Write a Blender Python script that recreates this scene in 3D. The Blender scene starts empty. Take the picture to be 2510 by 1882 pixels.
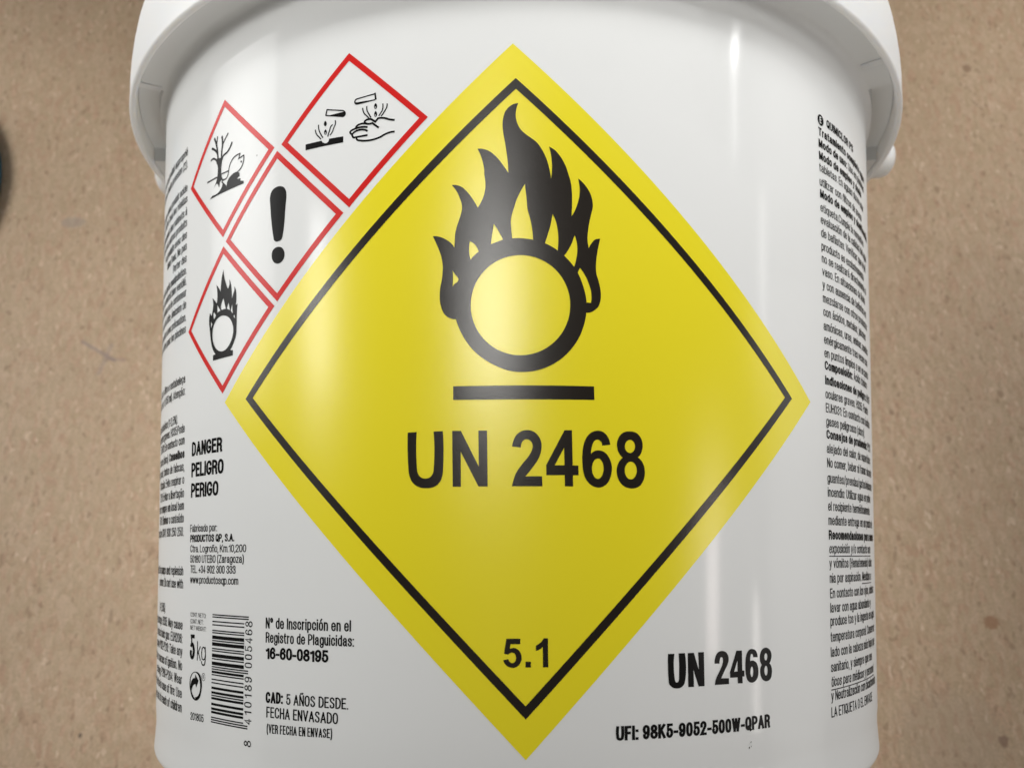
# White plastic bucket with a yellow oxidiser diamond, lying on its back on a chipboard top.
# Units: metres. The bucket is modelled in its own frame (axis along +Y towards the lid, label facing +Z).
import bpy, bmesh, math, random
from mathutils import Matrix, Vector
from mathutils.geometry import tessellate_polygon

S = bpy.context.scene
COL = S.collection
MM = 0.001
# ------------------------------------------------------------------ bucket frame and camera
TILT = math.radians(6.798)                 # the lid rim is wider than the base, so the axis dips towards the base
BUCKET = Matrix.Translation((0, 0, 107.816 * MM)) @ Matrix.Rotation(TILT, 4, 'X')
R_MID, TAPER = 104.503, 0.061122           # wall radius (mm) at y = 0 and its growth per mm
U_REF = 104.5                              # label u coordinate = angle * U_REF (mm)

cam_data = bpy.data.cameras.new('camera')
cam = bpy.data.objects.new('camera', cam_data)
COL.objects.link(cam)
cam_rot = Matrix.Rotation(0.0016026, 4, 'Y') @ Matrix.Rotation(0.2017167, 4, 'X') @ Matrix.Rotation(-0.0005165, 4, 'Z')
cam.matrix_world = BUCKET @ Matrix.Translation((-0.745 * MM, -25.912 * MM, 265.389 * MM)) @ cam_rot
cam_data.sensor_width = 36.0
cam_data.sensor_fit = 'HORIZONTAL'
cam_data.lens = 29.295
cam_data.clip_start = 0.01
cam_data.clip_end = 50
cam_data.dof.use_dof = True
cam_data.dof.focus_distance = 0.172
cam_data.dof.aperture_fstop = 22.0
S.camera = cam

# ------------------------------------------------------------------ world, lamps, exposure
world = bpy.data.worlds.new('World')
S.world = world
world.use_nodes = True
bg = world.node_tree.nodes['Background']
bg.inputs['Color'].default_value = (1.0, 0.95, 0.88, 1)
bg.inputs['Strength'].default_value = 0.055

def lamp(name, pos, target, sx, sy, watts, color=(1, 0.96, 0.9), spread=180):
    """rectangular lamp, given in the bucket frame (metres), facing target"""
    d = bpy.data.lights.new(name, 'AREA')
    d.shape = 'RECTANGLE'
    d.size, d.size_y = sx, sy
    d.energy = watts
    d.color = color
    d.spread = math.radians(spread)          # narrow beams keep each light on its own area
    o = bpy.data.objects.new(name, d)
    COL.objects.link(o)
    z = (Vector(pos) - Vector(target)).normalized()
    y = Vector((0, 1, 0))
    if abs(z.dot(y)) > 0.95:
        y = Vector((0, 0, 1))
    x = y.cross(z).normalized()
    y = z.cross(x)
    m = Matrix((x, y, z)).transposed().to_4x4()
    o.matrix_world = BUCKET @ Matrix.Translation(pos) @ m
    return o

# overhead fluorescent fitting: the soft streak down the middle of the bucket
lamp('ceiling_lamp', (-0.16, 0.28, 1.30), (-0.02, 0.085, 0.1), 0.37, 0.36, 0.150, (1, 0.985, 0.95), 24)
# unseen fill lights added beyond the lid and low around the bucket, narrow beams
lamp('back_fill_light', (0.0, 0.50, 0.45), (0.0, 0.15, 0.1), 0.30, 0.15, 0.122, (1, 1.0, 0.985), 30)
lamp('back_fill_light', (0.22, 0.30, 0.30), (0.06, 0.08, 0.08), 0.15, 0.10, 0.055, (1, 1.0, 0.985), 60)
lamp('side_fill_light', (-0.80, 0.38, 0.10), (-0.1, 0.12, 0.04), 0.40, 0.55, 0.36, (1, 1.0, 0.98), 45)
lamp('side_fill_light', (0.75, -0.05, 0.08), (0.1, -0.03, 0.02), 0.30, 0.50, 0.075, (1, 1.0, 0.98), 60)
lamp('side_fill_light', (0.80, 0.48, 0.10), (0.1, 0.10, 0.04), 0.40, 0.36, 0.03, (1, 1.0, 0.98), 45)
lamp('low_fill_light', (-0.70, -0.38, 0.06), (-0.1, -0.04, 0.02), 0.30, 0.30, 0.03, (1, 0.96, 0.89), 60)
lamp('low_fill_light', (0.70, -0.38, 0.06), (0.1, -0.04, 0.02), 0.30, 0.30, 0.03, (1, 0.96, 0.89), 60)
lamp('low_fill_light', (0.0, -0.90, 0.17), (0.0, 0.12, 0.112), 0.40, 0.08, 0.034, (1, 0.95, 0.87), 18)  # added fill, brightens the flange underside like bounced light
# fill lights added to brighten the board, no real fittings
lamp('board_fill_light', (-0.60, -0.20, 0.45), (-0.27, -0.08, -0.11), 0.25, 0.25, 0.062, (1, 0.97, 0.925), 30)
lamp('board_fill_light', (-0.60, 0.25, 0.45), (-0.32, 0.18, -0.11), 0.25, 0.25, 0.128, (1, 0.97, 0.92), 30)
lamp('board_fill_light', (0.60, 0.32, 0.45), (0.30, 0.25, -0.11), 0.25, 0.25, 0.155, (1, 0.97, 0.92), 36)
# small unseen lights added to draw the thin vertical reflections
lamp('streak_light', (-0.71, 0.18, 0.50), (-0.04, 0.03, 0.098), 0.08, 0.20, 0.10, (1, 0.98, 0.95), 60)
lamp('streak_light', (0.783, 0.494, 0.419), (0.049, 0.084, 0.098), 0.026, 0.028, 0.042, (1, 0.99, 0.97), 90)
lamp('streak_light', (0.80, 0.43, 0.43), (0.048, 0.07, 0.098), 0.030, 0.11, 0.020, (1, 0.99, 0.97), 90)
lamp('streak_light', (0.80, -0.13, 0.57), (0.039, -0.028, 0.096), 0.06, 0.22, 0.15, (1, 0.88, 0.84), 90)
lamp('streak_light', (0.89, -0.24, 0.345), (0.049, -0.05, 0.09), 0.035, 0.18, 0.06, (1, 0.93, 0.88), 90)
lamp('streak_light', (0.907, 0.229, 0.297), (0.054, 0.031, 0.092), 0.05, 0.22, 0.04, (1, 0.98, 0.95), 90)

S.view_settings.view_transform = 'Standard'
S.view_settings.look = 'None'
S.view_settings.gamma = 1.0
S.view_settings.exposure = 0.0
S.view_settings.use_curve_mapping = False
S.render.engine = 'CYCLES'
S.cycles.use_denoising = True
S.cycles.max_bounces = 8

# ------------------------------------------------------------------ helpers: naming and materials
def tag(o, label=None, cat=None, group=None, kind=None):
    for k, v in (('label', label), ('category', cat), ('group', group), ('kind', kind)):
        if v:
            o[k] = v
    return o

def mesh_object(name, verts, faces, mat, parent=None, normals=None, smooth=True):
    me = bpy.data.meshes.new(name)
    me.from_pydata([tuple(v) for v in verts], [], faces)
    me.update()
    if smooth:
        me.polygons.foreach_set('use_smooth', [True] * len(me.polygons))
    if normals is not None:
        me.normals_split_custom_set_from_vertices([tuple(n) for n in normals])
    me.materials.append(mat)
    o = bpy.data.objects.new(name, me)
    COL.objects.link(o)
    if parent:
        o.parent = parent
    return o

class Nodes:
    def __init__(self, name):
        self.mat = bpy.data.materials.new(name)
        self.mat.use_nodes = True
        self.t = self.mat.node_tree
        self.b = self.t.nodes['Principled BSDF']
    def new(self, kind, **props):
        n = self.t.nodes.new(kind)
        for k, v in props.items():
            setattr(n, k, v)
        return n
    def link(self, a, b):
        self.t.links.new(a, b)
    def math(self, op, a, b=None, clamp=False):
        n = self.new('ShaderNodeMath', operation=op)
        n.use_clamp = clamp
        for i, v in enumerate((a, b)):
            if v is None:
                continue
            if isinstance(v, (int, float)):
                n.inputs[i].default_value = v
            else:
                self.link(v, n.inputs[i])
        return n.outputs[0]
    def mix(self, fac, a, b, blend='MIX'):
        n = self.new('ShaderNodeMix', data_type='RGBA', blend_type=blend)
        for sock, v in ((n.inputs['Factor'], fac), (n.inputs[6], a), (n.inputs[7], b)):
            if isinstance(v, (int, float)):
                sock.default_value = v
            elif isinstance(v, tuple):
                sock.default_value = v + (1,) if len(v) == 3 else v
            else:
                self.link(v, sock)
        return n.outputs[2]
    def ramp(self, fac, stops):
        n = self.new('ShaderNodeValToRGB')
        el = n.color_ramp.elements
        while len(el) < len(stops):
            el.new(0.5)
        for e, (p, c) in zip(el, stops):
            e.position = p
            e.color = c + (1,) if isinstance(c, tuple) else (c, c, c, 1)
        self.link(fac, n.inputs[0])
        return n.outputs[0]

def film(name, color, rough, grain=0.04, pits=0.25, coat=1.0, sss=0.0, ior=1.5, dirt=0.0):
    """moulded plastic / printed film: matt colour under a clear surface with fine orange peel and tiny pits"""
    m = Nodes(name)
    m.b.inputs['Base Color'].default_value = color + (1,)
    m.b.inputs['Roughness'].default_value = 0.6
    m.b.inputs['Specular IOR Level'].default_value = 0.0
    m.b.inputs['Coat Weight'].default_value = coat
    m.b.inputs['Coat IOR'].default_value = ior
    co = m.new('ShaderNodeTexCoord').outputs['Object']
    n1 = m.new('ShaderNodeTexNoise')
    n1.inputs['Scale'].default_value = 3200
    n1.inputs['Detail'].default_value = 3
    m.link(co, n1.inputs['Vector'])
    n3 = m.new('ShaderNodeTexNoise')
    n3.inputs['Scale'].default_value = 45
    n3.inputs['Detail'].default_value = 1
    m.link(co, n3.inputs['Vector'])
    v = m.new('ShaderNodeTexVoronoi')
    v.inputs['Scale'].default_value = 420
    m.link(co, v.inputs['Vector'])
    pit = m.ramp(v.outputs['Distance'], [(0.0, 0.0), (0.10, 1.0)])
    h = m.math('ADD', m.math('MULTIPLY', n1.outputs['Fac'], grain), m.math('MULTIPLY', pit, pits * 0.12))
    h = m.math('ADD', h, m.math('MULTIPLY', n3.outputs['Fac'], 0.5))
    b = m.new('ShaderNodeBump')
    b.inputs['Strength'].default_value = 0.5
    b.inputs['Distance'].default_value = 0.0003
    m.link(h, b.inputs['Height'])
    m.link(b.outputs['Normal'], m.b.inputs['Coat Normal'])
    r = m.math('ADD', m.math('MULTIPLY', n3.outputs['Fac'], 0.06), rough - 0.03)
    m.link(r, m.b.inputs['Coat Roughness'])
    if dirt:                                  # sparse dirt specks and faint rubbed patches
        v2 = m.new('ShaderNodeTexVoronoi')
        v2.inputs['Scale'].default_value = 75
        m.link(co, v2.inputs['Vector'])
        sc = m.new('ShaderNodeSeparateColor')
        m.link(v2.outputs['Color'], sc.inputs[0])
        f = m.math('MULTIPLY', m.ramp(v2.outputs['Distance'], [(0.010, 1.0), (0.022, 0.0)]), m.math('GREATER_THAN', sc.outputs[0], 0.45))
        n4 = m.new('ShaderNodeTexNoise')
        n4.inputs['Scale'].default_value = 14
        n4.inputs['Detail'].default_value = 5
        m.link(co, n4.inputs['Vector'])
        c = m.mix(m.math('MULTIPLY', m.ramp(n4.outputs['Fac'], [(0.45, 0.0), (0.75, 1.0)]), dirt), color, tuple(q * 0.9 for q in color))
        c = m.mix(m.math('MULTIPLY', f, 0.7), c, (0.16, 0.14, 0.12))
        m.link(c, m.b.inputs['Base Color'])
    if sss:                                   # thin milky plastic lets some light through
        m.b.inputs['Subsurface Weight'].default_value = sss
        m.b.inputs['Subsurface Radius'].default_value = (1.0, 0.9, 0.75)
        m.b.inputs['Subsurface Scale'].default_value = 0.005
    return m.mat

MAT_WHITE = film('white_polypropylene', (0.815, 0.825, 0.82), 0.10, 0.02, 0.06, 0.30, 0.0, 1.5, 0.5)
MAT_LID = film('white_lid_plastic', (0.83, 0.83, 0.82), 0.36, 0.03, 0.0, 0.5, 0.7)
MAT_YELLOW = film('yellow_print', (0.88, 0.755, 0.020), 0.25, 0.13, 0.8, 1.0, 0.0, 1.58)
MAT_RED = film('red_print', (0.64, 0.022, 0.020), 0.22, 0.05, 0.2, 0.35)
MAT_BLACK = film('black_print', (0.011, 0.0108, 0.0105), 0.22, 0.06, 0.3, 0.16)
MAT_BLACK_WARM = film('black_on_yellow_print', (0.016, 0.012, 0.0085), 0.25, 0.13, 0.8, 1.0, 0.0, 1.5)

# ------------------------------------------------------------------ chipboard top
def chipboard():
    m = Nodes('chipboard')
    co = m.new('ShaderNodeTexCoord').outputs['Object']
    warp = m.new('ShaderNodeTexNoise')
    warp.inputs['Scale'].default_value = 160
    warp.inputs['Detail'].default_value = 2
    m.link(co, warp.inputs['Vector'])
    off = m.new('ShaderNodeVectorMath', operation='SCALE')
    sub = m.new('ShaderNodeVectorMath', operation='SUBTRACT')
    m.link(warp.outputs['Color'], sub.inputs[0])
    sub.inputs[1].default_value = (0.5, 0.5, 0.5)
    m.link(sub.outputs[0], off.inputs[0])
    off.inputs['Scale'].default_value = 0.004
    add = m.new('ShaderNodeVectorMath', operation='ADD')
    m.link(co, add.inputs[0])
    m.link(off.outputs[0], add.inputs[1])
    cells = []
    for rot, sc, size in ((0.5, (1.0, 0.5, 1.0), 680), (-0.6, (1.0, 0.45, 1.0), 480), (1.2, (1.0, 0.55, 1.0), 820)):
        mp = m.new('ShaderNodeMapping')
        mp.inputs['Rotation'].default_value = (0, 0, rot)
        mp.inputs['Scale'].default_value = sc
        m.link(add.outputs[0], mp.inputs['Vector'])
        v = m.new('ShaderNodeTexVoronoi', voronoi_dimensions='2D', feature='F1')
        v.inputs['Scale'].default_value = size
        m.link(mp.outputs[0], v.inputs['Vector'])
        sep = m.new('ShaderNodeSeparateColor')
        m.link(v.outputs['Color'], sep.inputs[0])
        cells.append((sep, v))
    tone = m.ramp(cells[0][0].outputs[0], [(0.0, (0.39, 0.28, 0.18)), (0.35, (0.455, 0.335, 0.225)), (0.7, (0.49, 0.365, 0.25)), (1.0, (0.575, 0.44, 0.315))])
    tone2 = m.ramp(cells[1][0].outputs[1], [(0.0, (0.46, 0.29, 0.195)), (0.5, (0.43, 0.345, 0.215)), (1.0, (0.55, 0.43, 0.31))])
    c = m.mix(0.5, tone, tone2)
    big = m.new('ShaderNodeTexNoise')
    big.inputs['Scale'].default_value = 26
    big.inputs['Detail'].default_value = 3
    m.link(co, big.inputs['Vector'])
    c = m.mix(m.ramp(big.outputs['Fac'], [(0.35, 0.0), (0.65, 0.35)]), c, (0.435, 0.335, 0.225))
    # scattered darker flakes and pale fibres
    dark = m.ramp(cells[2][0].outputs[2], [(0.95, 0.0), (0.985, 0.5)])
    c = m.mix(dark, c, (0.25, 0.165, 0.10))
    pale = m.ramp(cells[2][0].outputs[0], [(0.975, 0.0), (0.99, 0.45)])
    c = m.mix(pale, c, (0.72, 0.60, 0.46))
    fine = m.new('ShaderNodeTexNoise')
    fine.inputs['Scale'].default_value = 900
    fine.inputs['Detail'].default_value = 3
    m.link(co, fine.inputs['Vector'])
    c = m.mix(0.35, c, m.ramp(fine.outputs['Fac'], [(0.3, 0.33), (0.7, 0.66)]), 'OVERLAY')
    xyz = m.new('ShaderNodeSeparateXYZ')
    m.link(co, xyz.inputs[0])
    wob = m.math('MULTIPLY', m.math('SUBTRACT', fine.outputs['Fac'], 0.5), 0.003)
    def spot(x, y, rx, ry, col, k):
        nonlocal c
        dx = m.math('DIVIDE', m.math('SUBTRACT', xyz.outputs[0], x * MM), rx * MM)
        dy = m.math('DIVIDE', m.math('SUBTRACT', xyz.outputs[1], y * MM), ry * MM)
        d = m.math('SQRT', m.math('ADD', m.math('MULTIPLY', dx, dx), m.math('MULTIPLY', dy, dy)))
        d = m.math('ADD', d, m.math('MULTIPLY', wob, 300))
        f = m.ramp(d, [(0.72, k), (1.0, 0.0)])
        c = m.mix(f, c, col)
    def pen(x0, y0, x1, y1, w, col, k):
        nonlocal c
        L = math.hypot(x1 - x0, y1 - y0)
        ux, uy = (x1 - x0) / L, (y1 - y0) / L
        px = m.math('SUBTRACT', xyz.outputs[0], x0 * MM)
        py = m.math('SUBTRACT', xyz.outputs[1], y0 * MM)
        t = m.math('ADD', m.math('MULTIPLY', px, ux), m.math('MULTIPLY', py, uy))
        s = m.math('SUBTRACT', m.math('MULTIPLY', px, uy), m.math('MULTIPLY', py, ux))
        tc = m.math('MINIMUM', m.math('MAXIMUM', t, 0.0), L * MM)
        dt = m.math('SUBTRACT', t, tc)
        d = m.math('SQRT', m.math('ADD', m.math('MULTIPLY', dt, dt), m.math('MULTIPLY', s, s)))
        d = m.math('ADD', m.math('DIVIDE', d, w * MM), m.math('MULTIPLY', wob, 250))
        f = m.ramp(d, [(0.4, k), (1.0, 0.0)])
        c = m.mix(f, c, col)
    spot(202.3, -41.8, 3.6, 3.2, (0.33, 0.19, 0.105), 0.85)       # knots and resin specks
    spot(198.9, -88.2, 2.3, 2.6, (0.20, 0.115, 0.075), 0.85)
    spot(240.7, 241.6, 2.6, 3.0, (0.27, 0.18, 0.11), 0.8)
    spot(173.2, 51.2, 1.3, 1.8, (0.25, 0.16, 0.10), 0.7)
    spot(-178.0, -86.0, 1.0, 1.0, (0.12, 0.09, 0.06), 0.9)
    spot(225.0, 60.0, 1.6, 2.0, (0.27, 0.18, 0.11), 0.7)
    spot(213.0, 168.0, 1.8, 2.2, (0.27, 0.18, 0.11), 0.6)
    spot(-219.8, 150.0, 7.0, 3.5, (0.33, 0.29, 0.25), 0.55)       # grey smudge
    spot(178.0, -86.0, 26.0, 20.0, (0.36, 0.29, 0.21), 0.35)
    ink = (0.22, 0.18, 0.19)
    pen(-205.0, 86.3, -188.5, 77.0, 1.2, ink, 0.5)               # old pen cross
    pen(-191.0, 84.5, -194.8, 70.5, 1.6, (0.30, 0.25, 0.23), 0.4)
    pen(-191.5, 77.6, -183.5, 77.0, 0.9, ink, 0.35)
    c = m.mix(1.0, c, (1.15, 1.105, 1.09), 'MULTIPLY')
    m.link(c, m.b.inputs['Base Color'])
    m.b.inputs['Roughness'].default_value = 0.55
    bp = m.new('ShaderNodeBump')
    bp.inputs['Strength'].default_value = 0.35
    bp.inputs['Distance'].default_value = 0.0004
    hh = m.math('ADD', fine.outputs['Fac'], m.math('MULTIPLY', cells[0][1].outputs['Distance'], 0.6))
    m.link(hh, bp.inputs['Height'])
    m.link(bp.outputs['Normal'], m.b.inputs['Normal'])
    return m.mat

half, thick = 0.9, 0.019
bv = [(-half, -half, 0), (half, -half, 0), (half, half, 0), (-half, half, 0)]
bv += [(x, y, -thick) for x, y, _ in bv]
floor = mesh_object('floor', bv, [(0, 1, 2, 3), (7, 6, 5, 4), (0, 4, 5, 1), (1, 5, 6, 2), (2, 6, 7, 3), (3, 7, 4, 0)], chipboard(), smooth=False)
tag(floor, kind='structure')

# ------------------------------------------------------------------ lathe helper (bucket frame, mm)
def lathe(profile, n=360, a0=0.0, a1=2 * math.pi):
    """profile: list of (y, r); revolved round the Y axis, angle 0 faces +Z"""
    full = abs(a1 - a0 - 2 * math.pi) < 1e-6
    cols = n if full else n + 1
    v, f = [], []
    for i in range(cols):
        a = a0 + (a1 - a0) * i / n
        for y, r in profile:
            v.append((r * math.sin(a) * MM, y * MM, r * math.cos(a) * MM))
    k = len(profile)
    for i in range(n):
        j = (i + 1) % cols
        for q in range(k - 1):
            f.append((i * k + q, i * k + q + 1, j * k + q + 1, j * k + q))
    return v, f

def arc(cy, cr, rad, a0, a1, n=6):
    return [(cy + rad * math.sin(math.radians(a0 + (a1 - a0) * i / n)), cr + rad * math.cos(math.radians(a0 + (a1 - a0) * i / n))) for i in range(n + 1)]

def wall(y):
    return R_MID + TAPER * y

def join_parts(parts):
    V, F = [], []
    for v, f in parts:
        b = len(V)
        V += v
        F += [tuple(i + b for i in q) for q in f]
    return V, F

bucket = bpy.data.objects.new('bucket', None)
COL.objects.link(bucket)
bucket.empty_display_size = 0.05
bucket.matrix_world = BUCKET
tag(bucket, 'white plastic bucket with a big yellow oxidiser diamond lying on the chipboard', 'bucket')

# body: base, rounded foot, tapering wall, fillet into the flange under the lid
prof = [(-74.0, 0.4), (-74.0, 60), (-74.0, 88), (-75.2, 91), (-76.0, 95), (-76.0, 97.2)]
prof += arc(-73.4, 97.65, 2.6, -80, 0, 8)
prof += [(-71.5, 100.2), (-68, 100.17), (-66, 100.3)]
prof = [(y, r if y < -72 else min(r, wall(y) + (0.22 if y < -66.5 else 0.0))) for y, r in prof]
y = -64.0
while y < 95.0:
    prof.append((y, wall(y)))
    y += 6.0
prof += [(96.0, wall(96.0))]
top = wall(96.0)
for i in range(1, 9):                                   # small concave fillet
    t = math.radians(90 * i / 8)
    prof.append((96.0 + 3.6 * math.sin(t), top + 2.4 * (1 - math.cos(t))))
NW = len(prof)
prof += [(99.6, wall(96.0) + 2.8), (99.6, 116.0), (99.6, 118.3)]
v, f = lathe(prof, 720)
k = len(prof)
for i in range(720):                                    # deeper pockets beside the two handle bosses
    a = abs((i * 0.5 + 180) % 360 - 180)
    if 60.2 < a < 83.0:
        for q in range(NW - 1, k):
            x, y, z = v[i * k + q]
            v[i * k + q] = (x, y + 4.0 * MM, z)
body = mesh_object('body', v, f, MAT_WHITE, bucket)
mod = body.modifiers.new('edges', 'EDGE_SPLIT')
mod.split_angle = math.radians(40)

# lid: skirt with a rounded lower lip, domed shoulder and top panel
lidp = [(107.5, 112.5), (107.5, 118.45), (99.0, 118.5)] + arc(98.95, 119.45, 0.95, -170, 0, 8)
lidp += [(102, 120.5), (106, 120.75), (110, 120.8), (114, 120.65), (119, 120.2), (124, 119.2), (128, 118.3), (131, 117.0), (133.2, 115.0), (134.4, 112.0), (134.6, 108.0), (132.0, 106.5), (131.5, 100), (131.5, 0.4)]
v, f = lathe(lidp)
lid = mesh_object('lid', v, f, MAT_LID, bucket)

def box_radial(ang, r0, r1, y0, y1, w):
    """thin web standing radially at angle ang (degrees)"""
    a = math.radians(ang)
    s, c = math.sin(a), math.cos(a)
    V = []
    for r in (r0, r1):
        for yy in (y0, y1):
            for t in (-w / 2, w / 2):
                V.append(((r * s + t * c) * MM, yy * MM, (r * c - t * s) * MM))
    return V, [(0, 1, 3, 2), (4, 6, 7, 5), (0, 4, 5, 1), (2, 3, 7, 6), (0, 2, 6, 4), (1, 5, 7, 3)]

for ang in (-59.7, 53.5):
    v, f = box_radial(ang, 113.0, 118.5, 99.25, 104.0, 2.6)
    mesh_object('rib', v, f, MAT_LID, lid, smooth=False)

# handle: a bail standing up over the lid, pivoting on a rounded boss at each side
def sweep(path, frames, ra, rb, sec=12):
    V, F = [], []
    for p, (e1, e2) in zip(path, frames):
        for j in range(sec):
            q = 2 * math.pi * j / sec
            V.append(tuple((p + e1 * (ra * math.cos(q)) + e2 * (rb * math.sin(q))) * MM))
    n = len(path) - 1
    for i in range(n):
        for j in range(sec):
            k = (j + 1) % sec
            F.append((i * sec + j, (i + 1) * sec + j, (i + 1) * sec + k, i * sec + k))
    F.append(tuple(range(sec)))
    F.append(tuple(reversed(range(n * sec, (n + 1) * sec))))
    return V, F
PIV = 124.6
path, frames = [], []
for i in range(81):
    t = math.pi * i / 80
    p = Vector((PIV * math.cos(t), 108 + 106 * math.sin(t), -6.0))
    out = Vector((math.cos(t), math.sin(t), 0))
    path.append(p)
    frames.append((out, Vector((0, 0, 1))))
v, f = sweep(path, frames, 1.4, 5.0)
handle = mesh_object('handle', v, f, MAT_LID, bucket)
for ang in (90.5, -97):
    V, F = [], []
    a = math.radians(ang)
    c = Vector((math.sin(a), 0, math.cos(a)))
    t = Vector((math.cos(a), 0, -math.sin(a)))
    up = Vector((0, 1, 0))
    rings = [(114, 7.0), (121, 7.0), (126.0, 6.8), (128.0, 6.1), (129.2, 4.6), (129.8, 2.4), (130, .1)]
    for r, q in rings:
        for j in range(32):
            z = 2 * math.pi * j / 32
            V.append(tuple((c * r + up * (108.0 + q * math.cos(z)) + t * (q * math.sin(z))) * MM))
    for i in range(len(rings) - 1):
        for j in range(32):
            k = (j + 1) % 32
            F.append((i * 32 + j, i * 32 + k, (i + 1) * 32 + k, (i + 1) * 32 + j))
    mesh_object('boss', V, F, MAT_LID, handle)

# ------------------------------------------------------------------ label artwork: flat (u, v) millimetres wrapped on the wall
def smooth_path(pts, closed=True, step=0.55):
    """points (u, v, smooth?) -> sampled polyline"""
    n = len(pts)
    P = [Vector((p[0], p[1])) for p in pts]
    sm = [len(p) > 2 and p[2] == 1 for p in pts]
    def unit(a):
        return a.normalized() if a.length > 1e-9 else a
    tan = []
    for i in range(n):
        if not closed and i in (0, n - 1):
            tan.append(None)
            continue
        d1, d2 = unit(P[i] - P[i - 1]), unit(P[(i + 1) % n] - P[i])
        tan.append(unit(d1 + d2) if sm[i] else None)
    out = []
    for i in range(n if closed else n - 1):
        a, b = P[i], P[(i + 1) % n]
        L = (b - a).length
        if L < 1e-9:
            continue
        ta = tan[i] if tan[i] is not None else None
        tb = tan[(i + 1) % n] if tan[(i + 1) % n] is not None else None
        if ta is None and tb is None:
            out.append(a)
            continue
        chord = (b - a) / L
        if ta is None:
            ta = unit(2 * chord * chord.dot(tb) - tb) if tb is not None else chord
        if tb is None:
            tb = unit(2 * chord * chord.dot(ta) - ta)
        k = max(2, min(10, int(L / step) + 2))
        for j in range(k):
            t = j / k
            h00 = 2 * t ** 3 - 3 * t ** 2 + 1
            h10 = t ** 3 - 2 * t ** 2 + t
            h01 = -2 * t ** 3 + 3 * t ** 2
            h11 = t ** 3 - t ** 2
            out.append(a * h00 + ta * (L * h10) + b * h01 + tb * (L * h11))
    if not closed:
        out.append(P[-1])
    return [(p.x, p.y) for p in out]

def fill(contours):
    """outer contour + holes -> (verts2d, triangles)"""
    loops = [[Vector((x, y, 0)) for x, y in c] for c in contours]
    tris = tessellate_polygon(loops)
    V = [(p.x, p.y) for c in loops for p in c]
    return V, [tuple(t) for t in tris]

def stroke(pts, w, closed=False, cap=True):
    """polyline -> mitred ribbon of width w"""
    P = [Vector(p) for p in pts]
    Q = [P[0]]
    for p in P[1:]:
        if (p - Q[-1]).length > 1e-6:
            Q.append(p)
    P = Q
    if closed and (P[0] - P[-1]).length < 1e-6:
        P.pop()
    n = len(P)
    h = w / 2
    if not closed and cap:
        d = (P[1] - P[0]).normalized()
        P[0] = P[0] - d * h
        d = (P[-1] - P[-2]).normalized()
        P[-1] = P[-1] + d * h
    V, F = [], []
    for i in range(n):
        d1 = (P[i] - P[i - 1]).normalized() if (i or closed) else None
        d2 = (P[(i + 1) % n] - P[i]).normalized() if (i < n - 1 or closed) else None
        if d1 is None:
            d1 = d2
        if d2 is None:
            d2 = d1
        t = d1 + d2
        if t.length < 0.3:
            t = d2
        t.normalize()
        nn = Vector((-t.y, t.x))
        c = max(0.45, nn.dot(Vector((-d2.y, d2.x))))
        V.append(tuple(P[i] + nn * (h / c)))
        V.append(tuple(P[i] - nn * (h / c)))
    for i in range(n if closed else n - 1):
        a, b = 2 * i, 2 * ((i + 1) % n)
        F.append((a, a + 1, b + 1))
        F.append((a, b + 1, b))
    return V, F

def merge(parts):
    V, F = [], []
    for v, f in parts:
        b = len(V)
        V += v
        F += [tuple(i + b for i in q) for q in f]
    return V, F

def wrap(name, parts, mat, parent, lift=0.06, cut=2.0):
    """2-D artwork -> thin print wrapped on the tapering wall, lift (mm) proud of it"""
    V, F = merge(parts)
    bm = bmesh.new()
    bv = [bm.verts.new((x, y, 0)) for x, y in V]
    for q in F:
        if len(set(q)) == 3:
            try:
                bm.faces.new([bv[i] for i in q])
            except ValueError:
                pass
    us = [p[0] for p in V]
    u = math.floor(min(us) / cut) * cut + cut
    wide = any(max(V[i][0] for i in q) - min(V[i][0] for i in q) > cut for q in F)
    if wide:
        while u < max(us):
            geom = bm.verts[:] + bm.edges[:] + bm.faces[:]
            bmesh.ops.bisect_plane(bm, geom=geom, dist=1e-5, plane_co=(u + 0.0137, 0, 0), plane_no=(1, 0, 0))
            u += cut
    bmesh.ops.recalc_face_normals(bm, faces=bm.faces[:])
    nl = math.sqrt(1 + TAPER * TAPER)
    normals = []
    for f in bm.faces:
        if f.normal.z < 0:
            f.normal_flip()
    for vtx in bm.verts:
        a = vtx.co.x / U_REF
        yy = vtx.co.y
        r = wall(yy) + lift
        vtx.co = Vector((r * math.sin(a) * MM, yy * MM, r * math.cos(a) * MM))
        normals.append((math.sin(a) / nl, -TAPER / nl, math.cos(a) / nl))
    me = bpy.data.meshes.new(name)
    bm.to_mesh(me)
    bm.free()
    me.polygons.foreach_set('use_smooth', [True] * len(me.polygons))
    me.normals_split_custom_set_from_vertices(normals)
    me.materials.append(mat)
    o = bpy.data.objects.new(name, me)
    COL.objects.link(o)
    o.parent = parent
    return o

def shape(name):
    return fill([smooth_path(c) for c in SHAPES[name]])

def lines(name, k=1.2):
    return [stroke(smooth_path(pts, closed=False, step=0.3), w * k, cap=False) for w, pts in LINES[name]]

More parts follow.
